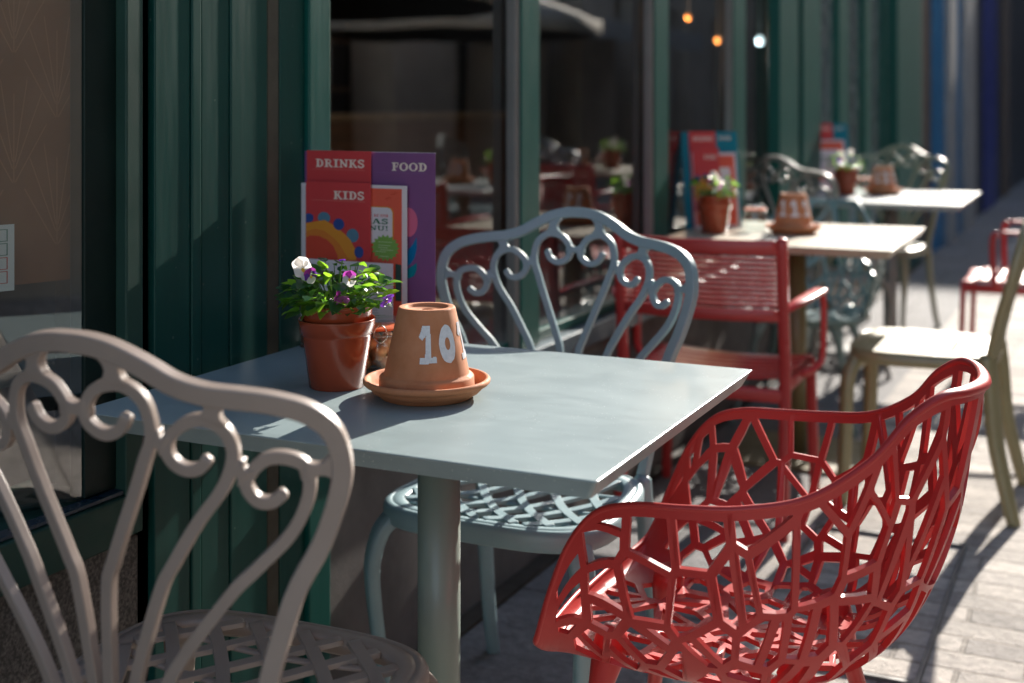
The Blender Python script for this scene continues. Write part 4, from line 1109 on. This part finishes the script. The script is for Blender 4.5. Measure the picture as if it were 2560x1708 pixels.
# ------------------------------------------------------------------ clip-top jars
def jar(cx, cy, ztab, label, rz, group, lumps=True):
    t = thing('clip_top_jar', label, 'jar', (cx, cy, ztab), rz, group)
    mb = MB(); mb.lathe([(1e-6, .001), (.037, .001), (.041, .005), (.0415, .05), (.039, .056), (.036, .060), (.036, .066), (.0385, .068), (.0385, .071), (.035, .071), (.034, .066), (.0335, .060), (.038, .05), (.0385, .006), (1e-6, .004)], 48); mb.build('glass_body', M['jarglass'], t)
    mb = MB(); mb.lathe([(.0335, .0715), (.0395, .0715), (.0398, .0745), (.0335, .0745)], 48); mb.build('rubber_seal', M['rubber'], t)
    mb = MB(); mb.lathe([(1e-6, .078), (.032, .078), (.0385, .0755), (.0395, .079), (.0385, .084), (.034, .0865), (.031, .0845), (1e-6, .084)], 48); mb.build('glass_lid', M['jarglass'], t)
    mb = MB()
    ringp = [(.0372*math.cos(a), .0372*math.sin(a), .062) for a in [2*PI*i/40 for i in range(41)]]
    mb.sweep(ringp, (0, 0, 1), .0008, .0008, 8, 2, cap=False)
    for s in (-1, 1):
        mb.sweep(cr([(s*.010, -.0385, .060), (s*.011, -.0425, .066), (s*.008, -.0415, .076), (s*.002, -.0405, .0815)], 5), (1, 0, 0), .0009, .0009, 8, 2)
    mb.sweep(cr([(-.010, -.0385, .060), (0, -.0425, .053), (.010, -.0385, .060)], 5), (0, 1, 0), .0009, .0009, 8, 2)
    mb.build('wire_clip', M['wire'], t)
    return t
jar(.266, .425, .75, 'clip top glass jar of sugar lumps between the two front pots', rad(35), 'clip top jars on the tables')
jar(-.50, .36, .75, 'clip top glass jar added inside the left window in place of the front jar reflection', rad(35), 'clip top jars on the tables')  # added to stand for the front jar mirrored in the left pane
rs = random.Random(5)
for i, (x, y, z) in enumerate([(.019, -.013, .0165), (-.016, -.019, .0165), (-.023, .006, .0165), (-.003, .022, .0165), (.021, .011, .0165), (.0, .0, .018), (.012, -.02, .033), (-.02, -.008, .033), (-.01, .018, .033), (.018, .014, .033), (.001, -.001, .037), (-.006, -.019, .047), (.018, -.002, .048), (-.016, .011, .048), (.006, .018, .050)]):
    bm = bmesh.new(); bmesh.ops.create_icosphere(bm, subdivisions=3, radius=.0125)
    for v in bm.verts: v.co *= 1+.12*math.sin(v.co.x*260+i)+.08*math.sin(v.co.z*300+2*i)
    me = bpy.data.meshes.new('sugar_lump'); bm.to_mesh(me); bm.free(); me.materials.append(M['sugar'])
    me.polygons.foreach_set('use_smooth', [True]*len(me.polygons))
    o = link(bpy.data.objects.new('sugar_lump', me)); o.location = (.266+x, .425+y, .75+z)
    tag(o, 'brown sugar lump inside the glass jar on the front table', 'sugar lump', 'sugar lumps in the jar')
jar(.215, 3.03, .75, 'clip top glass jar beside the viola on the middle table', rad(20), 'clip top jars on the tables')
jar(.225, 5.10, .75, 'clip top glass jar beside the viola on the farthest table', rad(20), 'clip top jars on the tables')

# ------------------------------------------------------------------ menus on the front table
MY = .58
def mx_(cx): return .012+(cx-60)*.0002245
def mz_(cy): return 1.1045-(cy-60)*.0001822
def pm(name, mat, rough=.35): return paint(name, mat, rough, .4, 0, .05, 12, 500, .03, rvar=.04)
c_purple = pm('purple_card', (.175, .07, .19)); c_red = pm('red_card', (.52, .05, .055)); c_white = pm('white_card', (.62, .57, .60)); c_cream = flat('cream_print', (.72, .62, .54), .5)
c_coral = pm('coral_card', (.64, .10, .06)); c_or = flat('orange_print', (.62, .24, .03), .5); c_or2 = flat('deep_orange_print', (.58, .17, .03), .5); c_rd2 = flat('sun_red_print', (.52, .06, .035), .5)
c_blue = flat('navy_print', (.03, .065, .24), .5); c_lb = flat('steel_blue_print', (.085, .19, .27), .5); c_pink = flat('pink_print', (.55, .12, .22), .5)
c_teal = flat('teal_print_leaf', (.0, .19, .25), .5); c_cy = flat('blue_print_leaf', (.0, .14, .33), .5); c_grn = flat('green_print', (.17, .33, .07), .5); c_dg = flat('dark_green_print', (.02, .13, .07), .5); c_line = flat('fine_line_print', (.62, .2, .17), .5)
c_plum = flat('plum_line_print', (.2, .1, .25), .5); c_gr = flat('grey_text_print', (.3, .28, .32), .6)
def card(t, name, mat, x0, x1, y0, y1, yb, th=.0012):
    mb = MB(); mb.box(mx_(x0), mx_(x1), yb, yb+th, mz_(y1), mz_(y0), .0003); return mb.build(name, mat, t)
def pr(yb):
    return lambda cx, cy, h: Vector((mx_(cx), yb-.00035-h, mz_(cy)))
def prT(yb):  # text in crop pixels, y measured upward from baseline
    return lambda x, y, h: Vector((mx_(x), yb-.0005-h, mz_(-y)))
def wr(t, s, xr, base, hgt, yb, mat, name='lettering', ws=1., right=True):
    mb = MB(); w = twidth(s, hgt, ws); text(mb, s, xr-w if right else xr, -base, hgt, prT(yb), ws); return mb.build(name, mat, t)
def shape(t, name, mat, pts, yb, dh=0.):
    mb = MB(); f = pr(yb-dh); mb.poly(pts, f); return mb.build(name, mat, t)
def disc(cx, cy, rx, ry, n=20): return [(cx+rx*math.cos(2*PI*i/n), cy+ry*math.sin(2*PI*i/n)) for i in range(n)]
TB = 2005
# FOOD
t = thing('food_menu', 'purple FOOD menu standing at the back of the front menu stack', 'menu', (0, 0, 0), 0, 'menus on the front table')
card(t, 'menu_card', c_purple, 62, 1284, 66, TB, MY); card(t, 'card_edge', c_white, 700, 1285, 63, 72, MY+.002)
wr(t, 'FOOD', 1218, 243, 80, MY, c_cream, ws=1.12)
shape(t, 'rule', c_plum, [(735, 262), (1215, 264), (1215, 268), (735, 266)], MY)
shape(t, 'pink_disc', c_pink, disc(1045, 740, 82, 142), MY)
shape(t, 'blue_leaf', c_cy, [(1118, 880), (1122, 985), (1100, 1085), (1060, 1150), (1020, 1170), (1040, 1010), (1085, 950)], MY)
shape(t, 'teal_leaf', c_teal, [(1120, 1128), (1118, 1200), (1095, 1260), (1050, 1285), (1020, 1280), (1030, 1200), (1080, 1160)], MY)
# DRINKS
t = thing('drinks_menu', 'red DRINKS menu behind the KIDS menu', 'menu', (0, 0, 0), 0, 'menus on the front table')
Y2 = MY-.006
card(t, 'menu_card', c_red, 102, 714, 58, TB, Y2)
wr(t, 'DRINKS', 660, 222, 80, Y2, c_cream, ws=1.12)
shape(t, 'rule', c_line, [(152, 242), (658, 246), (658, 249), (152, 245)], Y2)
# CHRISTMAS
t = thing('christmas_menu', 'red Xmas menu with white border and green starburst behind the KIDS menu', 'menu', (0, 0, 0), 0, 'menus on the front table')
Y3 = MY-.012
card(t, 'menu_card', c_white, 66, 1060, 384, TB, Y3)
mb = MB(); mb.box(mx_(112), mx_(1015), Y3-.0008, Y3-.0002, mz_(TB-10), mz_(416)); mb.build('coral_panel', c_coral, t)
Y3b = Y3-.0008
shape(t, 'gold_border', c_or, [(600, 590), (890, 590), (925, 602), (943, 640), (943, 960), (600, 960)], Y3b)
shape(t, 'white_panel', c_white, [(600, 600), (885, 600), (915, 610), (932, 645), (932, 955), (600, 955)], Y3b, .0003)
wr(t, 'RE 2018', 895, 692, 25, Y3b-.0003, c_red, ws=1.1)
wr(t, 'XMAS', 899, 762, 52, Y3b-.0003, c_dg, ws=1.7); wr(t, 'MENU!', 899, 825, 46, Y3b-.0003, c_dg, ws=1.62)
st_ = []
for i in range(36):
    a = 2*PI*i/36; r_ = 1. if i % 2 == 0 else .8; st_.append((868+132*r_*math.cos(a), 992+132*r_*math.sin(a)))
shape(t, 'starburst', c_grn, st_, Y3b, .0006)
mb = MB()
for i, (x0, x1, y) in enumerate(((800, 930, 935), (805, 915, 968), (800, 890, 990), (820, 940, 1012), (780, 875, 1030), (815, 900, 1075))):
    mb.poly([(x0, y-4), (x1, y-2), (x1, y+4), (x0, y+2)], pr(Y3b-.0009))
mb.build('small_print', flat('pale_print', (.42, .5, .3), .6), t)
mb = MB()
for i in range(10):
    a = i*.63; cx, cy = (890, 500) if i < 5 else (945, 470)
    mb.poly([(cx, cy-2), (cx+32*math.cos(a), cy-2+32*math.sin(a)), (cx+32*math.cos(a)+3, cy+3+32*math.sin(a)), (cx+2, cy+3)], lambda x, y, h, i=i: pr(Y3b)(x, y, i*2e-5))
mb.build('snowflake_print', c_rd2, t)
shape(t, 'green_photo', flat('dark_green_photo', (.03, .07, .06), .5), [(960, 1140), (1014, 1150), (1014, 1500), (960, 1500)], Y3b, .0004)
# KIDS
t = thing('kids_menu', 'red KIDS menu with an orange sun at the front of the stack', 'menu', (0, 0, 0), 0, 'menus on the front table')
Y4 = MY-.019
card(t, 'menu_card', c_red, 133, 748, 366, 1500, Y4)
wr(t, 'KIDS', 694, 532, 80, Y4, c_cream, ws=1.12)
shape(t, 'rule', c_line, [(188, 545), (694, 549), (694, 553), (188, 549)], Y4)
shape(t, 'sun_ring', c_or, [(134, 785), (250, 758), (315, 744), (400, 790), (500, 868), (560, 930), (600, 1010), (615, 1130), (134, 1130)], Y4)
shape(t, 'sun_band', c_or2, [(134, 868), (220, 835), (310, 850), (400, 915), (460, 980), (520, 1080), (545, 1130), (134, 1130)], Y4, .0002)
shape(t, 'sun_core', c_rd2, [(134, 930), (175, 905), (260, 905), (340, 940), (400, 1000), (440, 1090), (445, 1130), (134, 1130)], Y4, .0004)
for mm, q in ((c_blue, [(134, 688), (175, 684), (206, 705), (208, 745), (190, 768), (134, 780)]), (c_lb, disc(308, 722, 60, 58)), (c_blue, disc(450, 780, 52, 58)), (c_lb, disc(580, 885, 58, 68)), (c_blue, disc(640, 1045, 43, 58))):
    shape(t, 'ray_dot', mm, q, Y4, -.0001 if mm is c_lb else .0001)
# leaflet
t = thing('white_leaflet', 'white leaflet with faint text lines behind the viola', 'leaflet', (0, 0, 0), 0, 'menus on the front table')
Y5 = MY-.027
card(t, 'menu_card', c_white, 180, 972, 1132, TB, Y5)
shape(t, 'red_motif', c_coral, [(760, 1190), (820, 1205), (890, 1235), (915, 1262), (850, 1258), (800, 1240), (750, 1235)], Y5)
mb = MB()
for i in range(14):
    y = 1470+i*24; x0 = 700+(i*37) % 40; x1 = 860-(i*53) % 60
    mb.poly([(x0, y), (x1, y), (x1, y+7), (x0, y+7)], pr(Y5))
mb.build('small_print', c_gr, t)
# holder
mb = MB(); mb.box(mx_(150), mx_(1250), MY-.045, MY+.02, .7505, .757, .002); mb.box(mx_(150), mx_(1250), MY+.006, MY+.012, .7575, .93, .002); mb.box(mx_(150), mx_(1250), MY-.042, MY-.036, .7575, .80, .002)
tag(mb.build('menu_holder', paint('dark_wood', (.07, .04, .025), .5)), 'dark wooden holder carrying the menus on the front table', 'menu holder')

# leaning menu stacks on the farther tables
tb = pm('teal_menu_card', (.0, .17, .24))
def far_menus(loc, rz, lean, kids, lab):
    g_ = lab[0]
    def mk(name, label, x0, x1, z0, z1, y, mat, extra=None):
        t = thing(name, label, 'menu', loc, 0, g_); t.rotation_euler = (-lean, 0, rz)
        mb = MB(); mb.box(x0, x1, y, y+.0015, z0, z1); mb.build('menu_card', mat, t)
        f = lambda x, yy, h: Vector((x, y-.0004-h, yy))
        for nm, mm, pts in (extra or []):
            mb = MB(); mb.poly(pts, f); mb.build(nm, mm, t)
        return t, f
    t, f = mk('food_menu', lab[1], 0, .215, .0, .345, 0, tb)
    mb = MB(); text(mb, 'FOOD', .142, .315, .0135, f, 1.); mb.build('lettering', c_cream, t)
    t, f = mk('drinks_menu', lab[2], .026, .128, .0, .345, -.006, c_red)
    mb = MB(); text(mb, 'DRINKS', .041, .312, .0145, f, 1.); mb.build('lettering', c_cream, t)
    if kids:
        t, f = mk('christmas_menu', lab[3], .03, .2, .0, .268, -.012, c_white, [('coral_panel', c_coral, [(.035, .01), (.192, .01), (.192, .258), (.035, .258)])])
        mb = MB(); mb.poly([(.13, .1), (.175, .1), (.175, .215), (.13, .215)], lambda x, yy, h: f(x, yy, .0006)); mb.build('white_panel', c_white, t)
        t, f = mk('kids_menu', lab[4], .032, .132, .06, .285, -.018, c_red, [('sun_ring', c_or, [(.035, .1), (.105, .1), (.095, .15), (.065, .17), (.035, .165)])])
        mb = MB(); text(mb, 'KIDS', .075, .245, .0145, f, 1.); mb.build('lettering', c_cream, t)
        shape_pts = [disc(.045, .178, .011, .01), disc(.075, .182, .011, .01), disc(.1, .165, .011, .01)]
        for q in shape_pts:
            mb = MB(); mb.poly(q, f); mb.build('ray_dot', c_blue, t)
    else:
        t, f = mk('christmas_menu', lab[3], .01, .186, .0, .262, -.012, c_white, [('coral_panel', c_coral, [(.02, .06), (.176, .06), (.176, .252), (.02, .252)])])
        mb = MB(); mb.poly([(.045, .09), (.155, .09), (.155, .215), (.045, .215)], lambda x, yy, h: f(x, yy, .0006)); mb.build('white_panel', c_white, t)
        mb = MB(); text(mb, 'XMAS', .05, .155, .024, lambda x, yy, h: f(x, yy, .0012+h), 1.); mb.build('lettering', c_dg, t)
far_menus((-.012, 2.955, .75), rad(40), rad(8), True, ['menus on the middle table', 'teal FOOD menu at the back of the stack on the middle table', 'red DRINKS menu in the stack on the middle table', 'white bordered coral menu in the stack on the middle table', 'red KIDS menu with sun picture on the middle table'])
far_menus((-.012, 5.02, .75), rad(40), rad(8), False, ['menus on the farthest table', 'teal FOOD menu at the back of the stack on the farthest table', 'red DRINKS menu in the stack on the farthest table', 'white bordered coral Xmas menu on the farthest table'])

# ------------------------------------------------------------------ seating added across the street, out of view, for the windows to reflect
GX = 'seating across the street'
obj_by = lambda n: bpy.data.objects[n]
for x, y, rz, src, lab in [
    (1.62, 4.12, 4, 'slatted_armchair', 'red slatted armchair out in the street at the table with the pot'),
    (2.62, 4.95, 95, 'scroll_back_chair', 'taupe scroll chair out in the street side on at the nearest table there'),
    (1.85, 5.72, 176, 'scroll_back_chair.001', 'blue grey scroll chair out in the street facing the camera across a table'),
    (1.75, 6.15, -8, 'slatted_armchair', 'red slatted armchair out in the street at the second table there'),
    (2.7, 6.8, 80, 'scroll_back_chair.001', 'blue grey scroll chair out in the street side on at the second table there'),
    (3.0, 5.0, -70, 'slatted_armchair', 'red slatted armchair out in the street under the first parasol')]:
    dup(obj_by(src), (x, y, 0), rad(rz), lab, group=GX)
for x, y, src, lab in ((1.86, 4.92, 'bistro_table.002', 'pale grey table out in the street bearing a plant and a pot'), (1.9, 6.82, 'bistro_table.001', 'cream table out in the street beyond the first one there'), (3.6, 5.9, 'bistro_table.001', 'cream table out in the street below the first parasol')):
    dup(obj_by(src), (x, y, 0), 0, lab, group=GX)
for dx, dy, k in ((1.86, 4.92, ''), (1.9, 6.82, '.001')):
    w_ = 'the first table out in the street' if k == '' else 'the second table out in the street'
    for n, ox, oy, what in (('pot_saucer', .0, -.05, 'terracotta saucer on '), ('number_pot', .0, -.05, 'upturned numbered pot on '), ('outer_pot', -.2, .02, 'terracotta coloured plastic pot on '), ('potted_viola', -.2, .02, 'flowering viola in a pot on '), ('clip_top_jar', -.1, .1, 'clip top glass jar on ')):
        o = obj_by(n+('.001' if n != 'clip_top_jar' else '.002')); dup(o, (dx+ox, dy+oy, o.location.z), o.rotation_euler.z, what+w_)
def parasol(label, loc):
    t = thing('parasol', label, 'parasol', loc, .3, 'cream parasols across the street')
    mb = MB(); mb.lathe([(.022, .03), (.022, 2.45)], 16); mb.build('pole', M['mulgrey'], t)
    mb = MB(); mb.lathe([(1e-6, .001), (.3, .001), (.3, .04), (.03, .06)], 28); mb.build('base', M['stone'], t)
    mb = MB(); mb.lathe([(1.45, 1.86), (1.45, 2.0), (.75, 2.26), (.03, 2.47), (.03, 2.45), (.75, 2.24), (1.44, 1.985), (1.44, 1.86)], 8); o = mb.build('canopy', paint('cream_canvas', (.7, .66, .58), .85), t)
    return t
parasol('cream parasol out in the street reflected in the first window', (3.6, 6.0, 0)); parasol('cream parasol farther out in the street reflected in the second window', (4.4, 9.6, 0))
# ------------------------------------------------------------------ light, world, camera
SUN_EL, SUN_AZ = rad(24.4), rad(3.2)     # azimuth from +y towards +x
w = bpy.data.worlds.new('World'); C.world = w; w.use_nodes = True
wn = w.node_tree; bg = wn.nodes['Background']; sky = wn.nodes.new('ShaderNodeTexSky'); sky.sky_type = 'NISHITA'
sky.sun_disc = False; sky.sun_elevation = SUN_EL; sky.sun_rotation = SUN_AZ; sky.air_density = 1.; sky.dust_density = 1.; sky.ozone_density = 1.
wn.links.new(sky.outputs[0], bg.inputs[0]); bg.inputs[1].default_value = .105
ld = bpy.data.lights.new('sun', 'SUN'); ld.energy = 4.0; ld.angle = rad(.53); ld.color = (1., .93, .84)
lo = bpy.data.objects.new('sun', ld); COL.objects.link(lo)
sd = Vector((math.sin(SUN_AZ)*math.cos(SUN_EL), math.cos(SUN_AZ)*math.cos(SUN_EL), math.sin(SUN_EL)))
lo.rotation_euler = sd.to_track_quat('Z', 'Y').to_euler(); lo.location = sd*30

cd = bpy.data.cameras.new('camera'); co = bpy.data.objects.new('camera', cd); COL.objects.link(co)
co.location = (1.3695, -1.387, 1.1885); co.rotation_euler = (rad(90), 0, rad(25.4))
cd.sensor_width = 36; cd.lens = 45; cd.shift_y = -(854-262)/2560; cd.clip_start = .05; cd.clip_end = 300
cd.dof.use_dof = True; cd.dof.focus_distance = 1.90; cd.dof.aperture_fstop = 2.8
C.camera = co
C.view_settings.view_transform = 'Standard'; C.view_settings.look = 'None'; C.view_settings.exposure = 1.6; C.view_settings.gamma = 1.
C.render.engine = 'CYCLES'
C.cycles.use_denoising = True
C.cycles.max_bounces = 10; C.cycles.transparent_max_bounces = 24; C.cycles.glossy_bounces = 5
C.cycles.sample_clamp_indirect = 8.
C.cycles.caustics_reflective = False
